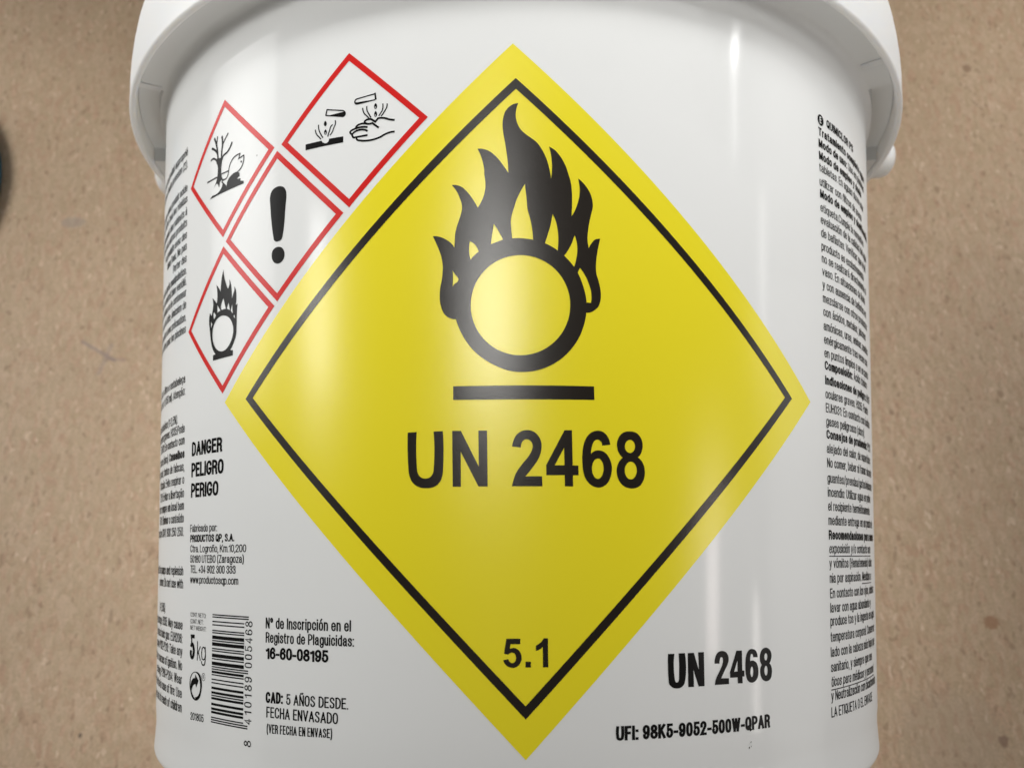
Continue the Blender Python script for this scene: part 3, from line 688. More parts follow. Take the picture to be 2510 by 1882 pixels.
# ------------------------------------------------------------------ printed artwork of the label, flat millimetres (u round the wall, v up the wall)
SHAPES = {'flame':[[(0.32,65.23,0),(-0.2,62.85,1),(0.05,61.05,1),(0.82,59.48,1),(1.95,58.37,1),(2.97,57.6,1),(3.99,56.73,1),(5.02,55.19,1),(5.94,53.11,1),(6.55,50.7,1),(6.79,49.11,0),(6.99,51.26,1),(6.91,53.14,1),(6.71,54.58,1),(6.41,55.9,0),(7.59,55.16,1),(8.72,53.76,1),(9.65,52.03,1),(10.26,50.17,1),(10.68,48.67,1),(10.94,46.61,1),(10.97,44.26,1),(10.92,42.58,1),(10.84,41.27,0),(11.59,42.61,1),(12.13,44.13,1),(12.45,45.65,1),(12.5,47.35,1),(12.37,48.47,1),(12.23,49.32,0),(13.22,48.43,1),(14.12,47.25,1),(14.83,45.79,1),(15.16,43.74,1),(14.81,41.84,1),(14.44,40.23,1),(14.16,38.35,1),(14.04,36.82,1),(14.1,35.8,1),(14.28,34.72,0),(14.87,35.84,1),(15.41,36.47,1),(15.95,36.74,1),(16.61,36.82,0),(16.35,35.65,1),(16.07,34.24,1),(15.84,32.66,1),(15.72,30.99,1),(15.82,29.44,1),(16.22,28.08,1),(16.57,26.54,1),(16.7,25.18,1),(16.55,23.81,1),(16.14,22.7,1),(15.86,22.4,1),(14.76,21.59,1),(13.72,21.4,0),(13.3,19.15,1),(12.31,16.49,1),(10.84,14.16,1),(8.9,12.16,1),(6.33,10.5,1),(3.77,9.58,1),(1.22,9.28,1),(-1.32,9.49,1),(-3.86,10.4,1),(-6.1,11.64,1),(-8.18,13.3,1),(-9.95,15.46,1),(-11.25,17.79,1),(-12.06,20.04,0),(-13.53,20.43,1),(-14.51,21.38,1),(-15.09,22.9,1),(-15.25,23.6,1),(-15.32,25.33,1),(-15.21,26.69,1),(-14.94,28.05,1),(-14.77,29.6,1),(-14.73,30.97,1),(-14.86,32.18,1),(-15.18,33.58,1),(-15.82,35.28,1),(-16.77,37.43,0),(-15.82,37.32,1),(-14.74,36.93,1),(-13.75,36.32,1),(-12.95,35.63,1),(-12.41,34.78,0),(-12.32,35.93,1),(-12.24,37.64,1),(-11.88,39.2,1),(-11.44,40.58,1),(-11.04,41.96,1),(-10.87,43.07,1),(-11.0,44.11,1),(-11.36,45.25,1),(-11.99,46.69,1),(-12.93,47.99,0),(-11.9,47.91,1),(-10.83,47.39,1),(-9.94,46.5,1),(-9.05,45.33,1),(-8.26,43.99,1),(-7.73,42.96,0),(-7.02,44.23,1),(-6.49,45.62,1),(-6.23,47.11,1),(-6.23,48.34,1),(-6.45,50.32,1),(-6.43,50.71,1),(-6.68,52.38,1),(-7.15,54.05,1),(-7.77,55.5,0),(-6.74,55.43,1),(-5.6,55.0,1),(-4.58,54.2,1),(-3.55,53.07,1),(-2.63,51.73,1),(-1.66,50.23,0),(-1.76,52.27,1),(-2.01,54.49,1),(-2.32,56.71,1),(-2.68,58.95,1),(-2.81,60.63,1),(-2.62,62.31,1),(-2.21,63.54,1),(-1.49,64.43,1),(-0.67,64.99,1)],[(10.51,22.84,1),(10.42,21.5,1),(10.17,20.19,1),(9.74,18.92,1),(9.17,17.71,1),(8.45,16.6,1),(7.59,15.59,1),(6.62,14.71,1),(5.56,13.96,1),(4.41,13.37,1),(3.19,12.94,1),(1.94,12.68,1),(0.67,12.59,1),(-0.6,12.67,1),(-1.85,12.93,1),(-3.06,13.36,1),(-4.21,13.95,1),(-5.27,14.7,1),(-6.24,15.58,1),(-7.08,16.59,1),(-7.8,17.7,1),(-8.37,18.9,1),(-8.79,20.17,1),(-9.04,21.48,1),(-9.12,22.82,1),(-9.04,24.15,1),(-8.79,25.46,1),(-8.38,26.72,1),(-7.81,27.91,1),(-7.09,29.01,1),(-6.24,30.0,1),(-5.27,30.88,1),(-4.2,31.61,1),(-3.05,32.19,1),(-1.84,32.61,1),(-0.58,32.87,1),(0.7,32.96,1),(1.98,32.88,1),(3.24,32.62,1),(4.46,32.2,1),(5.61,31.62,1),(6.68,30.89,1),(7.64,30.02,1),(8.49,29.03,1),(9.21,27.93,1),(9.78,26.74,1),(10.19,25.48,1),(10.44,24.17,1)],[(1.62,47.87,0),(0.76,46.36,1),(-0.03,44.58,1),(-0.55,42.91,1),(-1.15,40.49,1),(-1.11,38.45,1),(-0.93,36.42,0),(0.07,36.46,1),(0.57,36.46,1),(3.2,36.15,0),(3.15,37.08,1),(2.94,38.92,1),(2.64,40.5,1),(2.16,42.35,1),(1.9,44.96,1),(1.71,46.84,1)],[(-4.56,39.47,0),(-3.95,38.57,1),(-3.25,37.27,1),(-2.74,36.17,0),(-3.95,35.71,1),(-5.11,35.27,0),(-4.91,37.11,1),(-4.69,38.59,1)],[(-9.31,36.01,0),(-8.51,35.5,1),(-7.9,34.65,1),(-7.55,33.77,0),(-8.34,33.1,1),(-9.17,32.16,0),(-9.39,33.32,1),(-9.44,34.7,1)],[(-12.76,30.06,0),(-12.22,29.21,1),(-11.55,28.18,1),(-11.78,27.64,1),(-12.31,27.29,1),(-12.75,26.72,0),(-12.67,28.4,1)],[(7.07,41.6,0),(7.68,40.22,1),(8.03,38.56,1),(8.18,36.72,1),(8.06,34.01,0),(6.96,34.75,1),(5.53,35.45,0),(6.09,37.31,1),(6.62,39.17,1),(6.89,40.57,1)],[(11.48,37.34,0),(11.87,35.88,1),(12.0,34.5,1),(11.81,32.65,1),(11.34,30.71,0),(10.48,31.77,1),(9.33,33.0,0),(10.13,34.15,1),(10.85,35.56,1),(11.25,36.78,1)],[(12.49,30.61,0),(13.31,29.41,1),(14.1,27.8,1),(14.63,26.18,1),(14.8,24.82,1),(14.69,23.45,0),(13.77,23.46,0),(13.64,24.77,1),(13.2,26.57,1),(12.68,28.1,1),(12.04,29.59,0)]],'bar':[[(-12.57,6.59,0),(-5.46,6.57,1),(1.7,6.59,1),(8.88,6.61,1),(15.2,6.6,0),(15.26,3.93,0),(8.87,3.89,1),(1.69,3.86,1),(-5.46,3.86,1),(-12.57,3.9,0)]],'bigU':[[(-21.77,-2.31,0),(-19.94,-2.26,0),(-19.89,-8.96,1),(-19.7,-10.26,1),(-19.13,-11.07,1),(-18.17,-11.38,1),(-17.22,-11.16,1),(-16.61,-10.42,1),(-16.42,-9.24,1),(-16.49,-2.24,0),(-14.62,-2.2,0),(-14.55,-9.27,1),(-14.71,-10.87,1),(-15.26,-12.15,1),(-16.37,-12.99,1),(-18.05,-13.23,1),(-19.63,-12.94,1),(-20.77,-12.07,1),(-21.41,-10.76,1),(-21.62,-9.25,1)]],'bigN':[[(-12.76,-2.2,0),(-11.04,-2.21,0),(-7.5,-9.19,0),(-7.57,-2.2,0),(-5.89,-2.24,0),(-5.77,-13.01,0),(-7.56,-13.0,0),(-11.06,-6.26,0),(-11.02,-13.02,0),(-12.63,-13.0,0)]],'big2':[[(-1.01,-5.33,0),(-0.74,-4.24,1),(-0.14,-3.11,1),(0.86,-2.38,1),(1.86,-2.15,1),(3.0,-2.35,1),(4.06,-3.17,1),(4.66,-4.36,1),(4.75,-5.42,1),(4.52,-6.75,1),(3.92,-8.07,1),(2.98,-9.39,1),(1.58,-11.1,0),(4.84,-11.06,0),(4.9,-12.99,0),(-1.02,-12.99,0),(-0.75,-11.88,1),(-0.21,-10.44,1),(0.99,-8.73,1),(2.19,-7.28,1),(2.85,-6.09,1),(3.02,-5.17,1),(2.72,-4.37,1),(1.86,-3.91,1),(1.13,-4.24,1),(0.79,-4.9,1),(0.7,-5.54,0)]],'big4':[[(9.27,-2.13,0),(10.74,-2.11,0),(10.86,-8.95,0),(11.99,-8.96,0),(12.01,-10.82,0),(10.88,-10.83,0),(10.93,-13.0,0),(9.3,-12.98,0),(9.26,-10.83,0),(5.68,-10.85,0),(5.65,-8.92,0)],[(9.17,-5.52,0),(9.24,-8.93,0),(7.33,-8.95,0)]],'big6':[[(18.42,-4.8,0),(16.78,-5.01,0),(16.51,-4.21,1),(15.82,-3.85,1),(15.13,-4.24,1),(14.71,-5.18,1),(14.51,-6.71,0),(15.12,-6.17,1),(15.95,-5.96,1),(17.19,-6.27,1),(18.15,-7.32,1),(18.7,-9.1,1),(18.54,-10.7,1),(17.98,-12.03,1),(17.14,-12.83,1),(16.04,-13.17,1),(14.81,-12.86,1),(13.72,-11.95,1),(13.05,-10.51,1),(12.78,-8.4,1),(12.77,-6.81,1),(13.01,-5.08,1),(13.63,-3.47,1),(14.59,-2.51,1),(15.83,-2.11,1),(16.93,-2.33,1),(17.9,-3.25,1)],[(17.03,-9.49,1),(16.98,-10.0,1),(16.86,-10.48,1),(16.67,-10.9,1),(16.43,-11.22,1),(16.15,-11.42,1),(15.84,-11.49,1),(15.54,-11.42,1),(15.26,-11.23,1),(15.02,-10.92,1),(14.84,-10.51,1),(14.73,-10.03,1),(14.69,-9.52,1),(14.73,-9.01,1),(14.85,-8.53,1),(15.04,-8.11,1),(15.28,-7.79,1),(15.56,-7.59,1),(15.87,-7.52,1),(16.17,-7.58,1),(16.45,-7.77,1),(16.69,-8.09,1),(16.88,-8.5,1),(16.99,-8.97,1)]],'big8':[[(22.41,-2.09,1),(23.7,-2.28,1),(24.7,-3.2,1),(25.15,-4.53,1),(25.04,-5.62,1),(24.67,-6.57,1),(24.09,-7.12,0),(24.94,-7.9,1),(25.44,-8.96,1),(25.58,-10.03,1),(25.35,-11.37,1),(24.61,-12.58,1),(23.6,-13.13,1),(22.46,-13.22,1),(21.33,-12.9,1),(20.21,-11.86,1),(19.73,-10.54,1),(19.7,-9.48,1),(20.1,-8.28,1),(20.95,-7.26,0),(20.11,-6.28,1),(19.77,-4.95,1),(19.92,-3.87,1),(20.56,-2.78,1),(21.41,-2.24,1)],[(23.53,-5.01,1),(23.49,-5.35,1),(23.38,-5.66,1),(23.21,-5.93,1),(22.99,-6.14,1),(22.74,-6.28,1),(22.46,-6.33,1),(22.19,-6.29,1),(21.94,-6.17,1),(21.72,-5.97,1),(21.56,-5.71,1),(21.45,-5.4,1),(21.42,-5.07,1),(21.46,-4.73,1),(21.57,-4.42,1),(21.74,-4.15,1),(21.95,-3.94,1),(22.21,-3.8,1),(22.48,-3.75,1),(22.76,-3.78,1),(23.01,-3.91,1),(23.23,-4.11,1),(23.39,-4.37,1),(23.5,-4.68,1)],[(23.86,-9.73,1),(23.82,-10.18,1),(23.69,-10.6,1),(23.48,-10.97,1),(23.22,-11.25,1),(22.92,-11.43,1),(22.59,-11.49,1),(22.27,-11.44,1),(21.97,-11.27,1),(21.71,-11.0,1),(21.52,-10.65,1),(21.4,-10.23,1),(21.36,-9.78,1),(21.4,-9.34,1),(21.53,-8.92,1),(21.73,-8.55,1),(21.99,-8.27,1),(22.29,-8.09,1),(22.62,-8.02,1),(22.94,-8.08,1),(23.25,-8.24,1),(23.5,-8.51,1),(23.7,-8.87,1),(23.82,-9.29,1)]],'cls5':[[(-2.15,-41.41,0),(0.54,-41.41,0),(0.54,-42.39,0),(-1.34,-42.39,0),(-1.49,-43.22,0),(-1.1,-43.11,1),(-0.65,-43.08,1),(-0.07,-43.28,1),(0.5,-43.82,1),(0.77,-44.6,1),(0.76,-45.26,1),(0.44,-45.98,1),(-0.14,-46.49,1),(-0.91,-46.69,1),(-1.74,-46.52,1),(-2.32,-46.1,1),(-2.73,-45.26,0),(-1.75,-45.13,0),(-1.55,-45.56,1),(-1.04,-45.83,1),(-0.59,-45.68,1),(-0.3,-45.2,1),(-0.3,-44.66,1),(-0.49,-44.18,1),(-0.97,-43.93,1),(-1.42,-44.03,1),(-1.87,-44.27,0),(-2.6,-44.13,0)]],'clsdot':[[(1.54,-45.56,0),(2.58,-45.56,0),(2.58,-46.6,0),(1.54,-46.6,0)]],'cls1':[[(5.06,-41.33,0),(5.88,-41.34,0),(5.94,-46.6,0),(4.92,-46.59,0),(4.87,-42.9,0),(4.48,-43.23,1),(3.97,-43.5,1),(3.55,-43.6,0),(3.55,-42.68,0),(4.03,-42.41,1),(4.61,-41.96,1)]],'smU':[[(30.21,-44.66,0),(31.6,-44.66,0),(31.63,-49.22,1),(31.84,-49.9,1),(32.11,-50.02,1),(32.47,-49.78,1),(32.57,-49.18,1),(32.53,-44.63,0),(33.95,-44.63,0),(33.98,-49.62,1),(33.64,-50.5,1),(32.91,-51.0,1),(32.01,-51.1,1),(31.03,-50.84,1),(30.41,-50.22,1),(30.28,-49.46,1)]],'smN':[[(34.59,-44.65,0),(35.98,-44.63,0),(37.1,-47.94,0),(37.0,-44.59,0),(38.33,-44.59,0),(38.39,-50.96,0),(37.02,-50.97,0),(35.85,-47.81,0),(35.97,-50.99,0),(34.64,-50.97,0)]],'sm2':[[(40.83,-46.89,0),(40.98,-45.82,1),(41.59,-44.85,1),(42.69,-44.55,1),(43.79,-44.94,1),(44.33,-45.97,1),(44.17,-46.89,1),(43.44,-48.09,1),(42.41,-49.73,0),(44.32,-49.8,0),(44.37,-50.91,0),(40.84,-50.89,0),(41.12,-49.81,1),(41.93,-48.48,1),(42.65,-47.28,1),(42.92,-46.37,1),(42.67,-45.74,1),(42.33,-45.8,1),(42.1,-46.33,1),(42.05,-46.92,0)]],'sm4':[[(46.32,-44.67,0),(47.76,-44.7,0),(47.79,-48.56,0),(48.33,-48.56,0),(48.35,-49.68,0),(47.82,-49.69,0),(47.86,-50.97,0),(46.58,-50.93,0),(46.56,-49.76,0),(44.63,-49.74,0),(44.61,-48.69,0)],[(46.56,-46.55,0),(46.58,-48.64,0),(45.68,-48.64,0)]],'sm6':[[(51.98,-46.21,0),(50.74,-46.14,0),(50.58,-45.58,1),(50.25,-45.48,1),(50.02,-45.94,1),(49.95,-46.88,0),(50.78,-46.8,1),(51.66,-47.29,1),(52.14,-48.42,1),(52.06,-49.83,1),(51.37,-50.72,1),(50.25,-51.01,1),(49.27,-50.59,1),(48.75,-49.47,1),(48.63,-47.44,1),(48.93,-45.57,1),(49.71,-44.67,1),(50.6,-44.53,1),(51.6,-45.0,1)],[(50.75,-48.96,1),(50.72,-49.35,1),(50.62,-49.67,1),(50.49,-49.89,1),(50.33,-49.95,1),(50.18,-49.87,1),(50.06,-49.64,1),(49.98,-49.31,1),(49.96,-48.92,1),(50.0,-48.53,1),(50.09,-48.21,1),(50.22,-47.99,1),(50.37,-47.92,1),(50.53,-48.01,1),(50.65,-48.24,1),(50.73,-48.57,1)]],'sm8':[[(54.26,-44.45,1),(55.43,-44.88,1),(56.01,-45.95,1),(55.74,-47.05,1),(55.37,-47.59,0),(55.95,-48.34,1),(56.05,-49.46,1),(55.66,-50.54,1),(54.58,-51.02,1),(53.42,-50.7,1),(52.75,-49.71,1),(52.66,-48.61,1),(53.14,-47.77,0),(52.69,-47.03,1),(52.65,-45.93,1),(53.2,-44.85,1)],[(54.76,-46.28,1),(54.72,-46.55,1),(54.62,-46.78,1),(54.48,-46.92,1),(54.32,-46.97,1),(54.16,-46.91,1),(54.03,-46.74,1),(53.94,-46.51,1),(53.91,-46.23,1),(53.95,-45.96,1),(54.05,-45.73,1),(54.19,-45.59,1),(54.35,-45.54,1),(54.51,-45.6,1),(54.65,-45.77,1),(54.73,-46.0,1)],[(54.79,-48.98,1),(54.75,-49.34,1),(54.64,-49.64,1),(54.48,-49.83,1),(54.3,-49.89,1),(54.12,-49.81,1),(53.98,-49.6,1),(53.88,-49.28,1),(53.85,-48.92,1),(53.9,-48.56,1),(54.01,-48.26,1),(54.16,-48.06,1),(54.34,-48.0,1),(54.52,-48.08,1),(54.67,-48.3,1),(54.77,-48.61,1)]],'excl':[[(-52.64,53.53,1),(-51.63,53.05,1),(-51.01,52.11,1),(-50.84,50.96,1),(-51.04,48.78,1),(-51.79,42.05,1),(-52.08,41.31,1),(-53.32,41.0,1),(-54.19,41.41,1),(-54.41,42.07,1),(-55.53,50.12,1),(-55.59,51.64,1),(-55.09,52.9,1),(-53.98,53.52,1)]],'excldot':[[(-52.75,39.73,1),(-51.74,39.18,1),(-51.19,38.05,1),(-51.33,36.98,1),(-52.16,36.16,1),(-53.32,36.03,1),(-54.36,36.67,1),(-54.89,37.99,1),(-54.64,39.17,1),(-53.85,39.69,1)]],'oxid':[[(-71.26,38.41,0),(-71.15,37.25,1),(-70.6,35.62,1),(-70.07,34.45,1),(-69.43,33.35,0),(-68.95,34.07,1),(-68.85,34.95,1),(-68.99,35.55,0),(-68.35,34.4,1),(-68.03,32.84,1),(-67.91,30.74,0),(-67.34,31.81,1),(-67.01,32.64,1),(-67.03,33.42,0),(-66.42,32.38,1),(-66.23,31.16,1),(-66.39,28.97,0),(-65.78,29.23,0),(-65.97,27.57,1),(-66.02,24.36,1),(-66.15,22.19,1),(-67.08,20.3,1),(-68.24,19.02,0),(-67.24,18.84,0),(-67.26,17.64,0),(-75.17,17.57,0),(-75.21,18.85,0),(-74.11,18.97,0),(-75.54,20.62,1),(-76.31,22.7,1),(-76.65,24.42,1),(-77.16,27.1,1),(-77.05,28.3,1),(-76.79,29.13,0),(-76.04,28.25,0),(-75.65,29.39,1),(-75.4,30.71,1),(-75.82,32.47,0),(-74.73,31.64,1),(-73.88,30.78,0),(-73.65,32.33,1),(-73.83,34.03,1),(-74.14,35.24,0),(-73.17,34.35,1),(-72.29,33.26,0),(-72.25,34.76,1),(-71.91,36.66,1),(-71.42,37.92,1)],[(-70.91,27.4,1),(-68.9,26.55,1),(-67.67,25.15,1),(-67.21,23.68,1),(-67.47,21.97,1),(-68.51,20.38,1),(-70.08,19.37,1),(-71.73,19.23,1),(-73.59,20.0,1),(-75.0,21.58,1),(-75.56,23.48,1),(-75.25,25.38,1),(-74.05,26.81,1),(-72.46,27.42,1)],[(-71.09,31.5,0),(-70.19,28.86,0),(-71.71,28.9,0),(-72.12,29.45,1),(-72.01,30.18,1)],[(-73.6,30.42,0),(-72.36,28.82,0),(-73.55,28.53,0)],[(-69.11,30.15,0),(-68.58,28.26,0),(-69.74,28.78,0)],[(-67.76,29.52,0),(-67.48,27.25,0),(-68.26,28.06,0)],[(-74.93,28.94,0),(-74.13,28.03,0),(-74.88,27.27,0),(-75.25,28.4,1)],[(-76.29,27.01,0),(-75.7,26.29,0),(-76.24,25.33,0)],[(-66.88,26.93,0),(-66.56,25.91,0),(-67.18,26.54,0)]],'trunk':[[(-74.68,66.38,0),(-72.15,65.68,0),(-72.56,64.91,1),(-72.84,63.2,1),(-72.69,61.49,1),(-72.24,60.58,1),(-71.08,60.04,0),(-71.8,59.81,0),(-72.66,60.33,0),(-73.3,60.01,0),(-73.59,58.7,0),(-74.17,59.77,0),(-74.85,60.05,0),(-76.08,59.21,0),(-74.87,60.63,1),(-74.35,62.4,1),(-74.4,64.35,1),(-75.0,65.58,1)]],'hill':[[(-70.51,58.03,0),(-70.34,59.12,1),(-69.35,60.09,1),(-66.84,60.6,0),(-65.7,60.02,0),(-65.68,59.27,0),(-66.8,58.84,0),(-65.3,58.6,0),(-65.47,58.09,0),(-64.19,57.67,0),(-64.18,57.05,0),(-70.08,57.02,0),(-77.68,56.99,0),(-76.39,57.63,0),(-74.12,57.58,1),(-72.61,58.4,1),(-72.21,59.3,0)]],'fisheye':[[(-64.88,62.47,1),(-64.93,62.34,1),(-65.07,62.29,1),(-65.24,62.34,1),(-65.38,62.47,1),(-65.44,62.63,1),(-65.39,62.77,1),(-65.25,62.82,1),(-65.08,62.77,1),(-64.94,62.63,1)]],'tubefillA':[[(-40.01,66.9,0),(-36.31,66.99,0),(-36.03,66.46,1),(-36.58,65.9,0)]],'tubefillB':[[(-33.7,68.56,0),(-33.43,68.11,0),(-29.42,68.47,0)]],'dropA':[[(-40.83,65.86,0),(-40.45,64.94,1),(-40.82,64.59,1),(-41.16,65.02,1)]],'dropB':[[(-40.75,63.93,0),(-40.41,62.98,1),(-40.74,62.65,1),(-41.11,63.09,1)],[(-40.65,62.99,1),(-40.69,62.87,1),(-40.78,62.83,1),(-40.88,62.91,1),(-40.92,63.05,1),(-40.88,63.17,1),(-40.79,63.21,1),(-40.69,63.13,1)]],'dropC':[[(-29.09,67.65,0),(-28.73,66.7,1),(-29.08,66.32,1),(-29.44,66.75,1)],[(-29.03,66.71,1),(-29.06,66.59,1),(-29.15,66.55,1),(-29.23,66.61,1),(-29.27,66.75,1),(-29.23,66.88,1),(-29.15,66.92,1),(-29.06,66.85,1)]],'dropD':[[(-29.08,65.9,0),(-28.72,64.92,1),(-29.07,64.55,1),(-29.4,65.0,1)],[(-29.01,64.94,1),(-29.04,64.81,1),(-29.12,64.77,1),(-29.21,64.84,1),(-29.24,64.98,1),(-29.21,65.1,1),(-29.12,65.14,1),(-29.04,65.08,1)]],'plate':[[(-45.79,61.51,0),(-41.71,61.51,0),(-41.26,60.94,1),(-40.53,60.73,1),(-40.02,60.96,1),(-39.89,61.58,0),(-36.43,61.47,0),(-36.42,60.12,0),(-45.77,60.18,0)]],'greendot':[[(-81.13,-51.17,1),(-78.94,-51.56,1),(-77.95,-53.17,1),(-78.13,-55.03,1),(-78.95,-56.5,1),(-80.64,-57.23,1),(-82.62,-56.75,1),(-83.88,-55.0,1),(-84.03,-53.29,1),(-83.21,-51.95,1)],[(-81.2,-51.37,1),(-79.64,-51.86,1),(-78.89,-53.11,1),(-78.73,-54.63,1),(-79.5,-55.95,1),(-81.11,-56.55,0),(-80.87,-56.94,0),(-82.66,-55.81,1),(-83.51,-54.34,1),(-83.56,-53.09,1),(-82.81,-51.99,1)]],'greenarrow':[[(-81.18,-51.76,0),(-79.5,-52.93,0),(-80.63,-54.51,0),(-81.03,-53.78,0),(-82.33,-54.37,1),(-83.06,-55.7,0),(-83.43,-54.33,1),(-82.96,-53.19,1),(-81.26,-52.55,0)]]}
LINES = {'tree':[(0.4,[(-74.22,65.97,0),(-74.49,67.62,1),(-74.99,69.74,1),(-76.04,71.92,0)]),(0.24,[(-74.99,69.61,0),(-74.6,71.89,0)]),(0.37,[(-74.36,67.05,0),(-75.07,68.2,1),(-77.15,69.65,0)]),(0.32,[(-74.77,65.64,0),(-75.47,66.39,1),(-76.65,66.85,1),(-77.47,66.61,0)]),(0.39,[(-72.79,65.5,0),(-72.73,67.54,1),(-72.45,69.0,1),(-72.76,71.31,0)]),(0.26,[(-72.34,69.09,0),(-71.62,69.88,1),(-70.17,71.19,0)]),(0.36,[(-72.57,65.3,0),(-72.16,66.07,1),(-70.51,66.55,1),(-69.51,67.25,1),(-68.65,68.5,0)])],'fish':[(0.23,[(-72.7,61.81,0),(-69.99,61.74,0)]),(0.26,[(-74.44,61.59,0),(-79.04,61.64,0)]),(0.22,[(-71.81,60.19,0),(-70.56,60.2,1),(-69.97,61.03,1),(-69.79,61.99,1),(-69.32,63.12,1),(-68.45,64.11,1),(-67.11,64.59,1),(-65.61,64.65,0),(-66.05,63.57,0),(-64.31,63.86,0),(-64.37,62.38,1),(-65.17,61.12,1),(-66.64,60.42,0)]),(0.26,[(-72.13,60.23,0),(-72.43,59.75,0),(-70.62,58.06,0)])],'corr':[(0.24,[(-40.39,68.41,0),(-40.71,66.95,0)]),(0.2,[(-40.39,68.3,0),(-36.66,67.32,0),(-36.24,67.04,1),(-36.0,66.55,1),(-36.19,66.09,1),(-36.65,65.98,0),(-40.59,66.99,0)]),(0.27,[(-29.23,69.97,0),(-29.03,68.41,0)]),(0.2,[(-29.17,69.76,0),(-33.17,69.33,0),(-33.64,69.11,1),(-33.79,68.71,1),(-33.59,68.27,1),(-33.29,68.12,0),(-29.16,68.43,0)]),(0.2,[(-43.3,64.37,0),(-43.19,63.78,1),(-42.84,63.02,1),(-42.46,62.61,1),(-41.86,61.87,0)]),(0.2,[(-42.49,65.31,0),(-42.45,64.43,1),(-42.1,63.4,1),(-41.57,62.42,1),(-41.35,62.1,0)]),(0.2,[(-38.98,64.61,0),(-39.48,64.2,1),(-39.76,63.32,1),(-39.97,62.83,1),(-40.14,62.12,0)]),(0.2,[(-38.41,65.46,0),(-38.34,64.64,1),(-38.69,63.91,1),(-39.11,62.92,1),(-39.65,62.33,0)]),(0.2,[(-31.96,67.05,0),(-31.86,66.36,1),(-31.52,65.58,1),(-31.12,65.18,1),(-30.58,64.53,0)]),(0.2,[(-31.03,67.28,0),(-30.99,66.35,1),(-30.59,65.49,1),(-30.08,64.58,0)]),(0.2,[(-27.48,67.3,0),(-27.45,66.57,1),(-27.64,65.68,1),(-27.96,65.2,1),(-28.35,64.63,0)]),(0.2,[(-26.53,67.16,0),(-26.68,66.19,1),(-27.06,65.59,1),(-27.44,64.99,1),(-27.86,64.55,0)]),(0.32,[(-24.87,63.29,0),(-26.02,63.54,1),(-27.18,64.03,1),(-28.48,64.16,0),(-29.13,63.47,0),(-30.05,64.21,0),(-31.25,64.14,1),(-31.51,63.85,1),(-31.11,63.39,1),(-29.78,63.31,0),(-28.99,62.59,1),(-28.33,62.04,0)]),(0.32,[(-30.97,63.3,0),(-33.12,63.33,1),(-33.46,62.93,1),(-33.25,62.56,0)]),(0.32,[(-30.84,62.55,0),(-34.34,62.49,1),(-34.82,62.11,1),(-34.26,61.57,0)]),(0.32,[(-30.83,61.63,0),(-34.26,61.61,1),(-34.19,60.94,1),(-33.71,60.66,0)]),(0.32,[(-30.82,60.78,0),(-33.78,60.74,0)]),(0.31,[(-33.24,60.64,0),(-33.3,60.26,1),(-32.83,59.92,1),(-27.93,59.95,0),(-26.0,60.66,1),(-24.86,60.68,0)])]}
DIAMONDS = {'big': [(-0.75, 78.41), (70.62, 7.43), (1.56, -63.1), (-70.02, 7.36)], 'inn': [(-0.18, 70.72), (63.77, 7.44), (1.58, -55.92), (-62.49, 7.3)], 'env': [(-71.78, 80.16), (-54.46, 62.96), (-71.72, 46.1), (-88.16, 63.14)], 'cor': [(-35.2, 80.2), (-17.88, 63.12), (-34.92, 45.47), (-52.44, 63.11)], 'exc': [(-53.63, 61.95), (-36.25, 44.49), (-53.12, 27.6), (-70.56, 44.79)], 'oxi': [(-71.47, 43.9), (-53.92, 26.73), (-70.98, 9.47), (-88.14, 26.71)]}
TEXTS = [('warn', 'DANGER', 1, -84.9, -3.48, -70.82, -3.49, 3.27), ('warn', 'PELIGRO', 1, -84.99, -8.3, -70.12, -8.34, 3.26), ('warn', 'PERIGO', 1, -85.0, -13.02, -72.08, -13.06, 3.27), ('maker', 'Fabricado por:', 0, -85.08, -20.82, -72.35, -20.85, 1.69), ('maker', 'PRODUCTOS QP, S.A.', 1, -84.99, -23.12, -65.78, -23.08, 1.65), ('maker', 'Ctra. Logroño, Km.10,200', 0, -84.9, -25.36, -61.69, -25.37, 1.63), ('maker', '50180 UTEBO (Zaragoza)', 0, -84.8, -27.71, -62.41, -27.61, 1.7), ('maker', 'TEL. +34 902 300 333', 0, -84.66, -29.95, -65.2, -29.89, 1.72), ('maker', 'www.productosqp.com', 0, -84.7, -32.23, -64.21, -32.15, 1.66), ('net', 'CONT. NETO:', 0, -84.23, -39.52, -76.52, -39.53, 0.93), ('net', 'CONT. NET:', 0, -84.17, -41.02, -77.69, -40.94, 0.98), ('net', 'NET WEIGHT:', 0, -84.12, -42.38, -76.28, -42.37, 0.96), ('net', '5', 1, -84.21, -48.81, -81.71, -48.73, 5.4), ('net', 'kg', 0, -80.48, -48.72, -76.51, -48.66, 4.06), ('net', '201805', 0, -83.34, -61.49, -76.93, -61.32, 1.6), ('reg', 'Nº de Inscripción en el', 0, -55.35, -40.67, -33.76, -40.58, 2.16), ('reg', 'Registro de Plaguicidas:', 0, -55.3, -43.48, -33.05, -43.38, 2.09), ('reg', '16-60-08195', 1, -55.24, -46.67, -38.94, -46.6, 2.35), ('exp', 'CAD:', 1, -55.09, -55.24, -50.26, -55.07, 2.19), ('exp', '5 AÑOS DESDE.', 0, -49.38, -55.14, -34.25, -55.08, 2.07), ('exp', 'FECHA ENVASADO', 0, -54.87, -57.99, -36.55, -57.91, 2.09), ('exp', '(VER FECHA EN ENVASE)', 0, -54.7, -60.97, -37.87, -60.56, 1.71), ('ufi', 'UFI: 98K5-9052-500W-QPAR', 1, 19.23, -60.04, 55.26, -59.99, 2.6)]
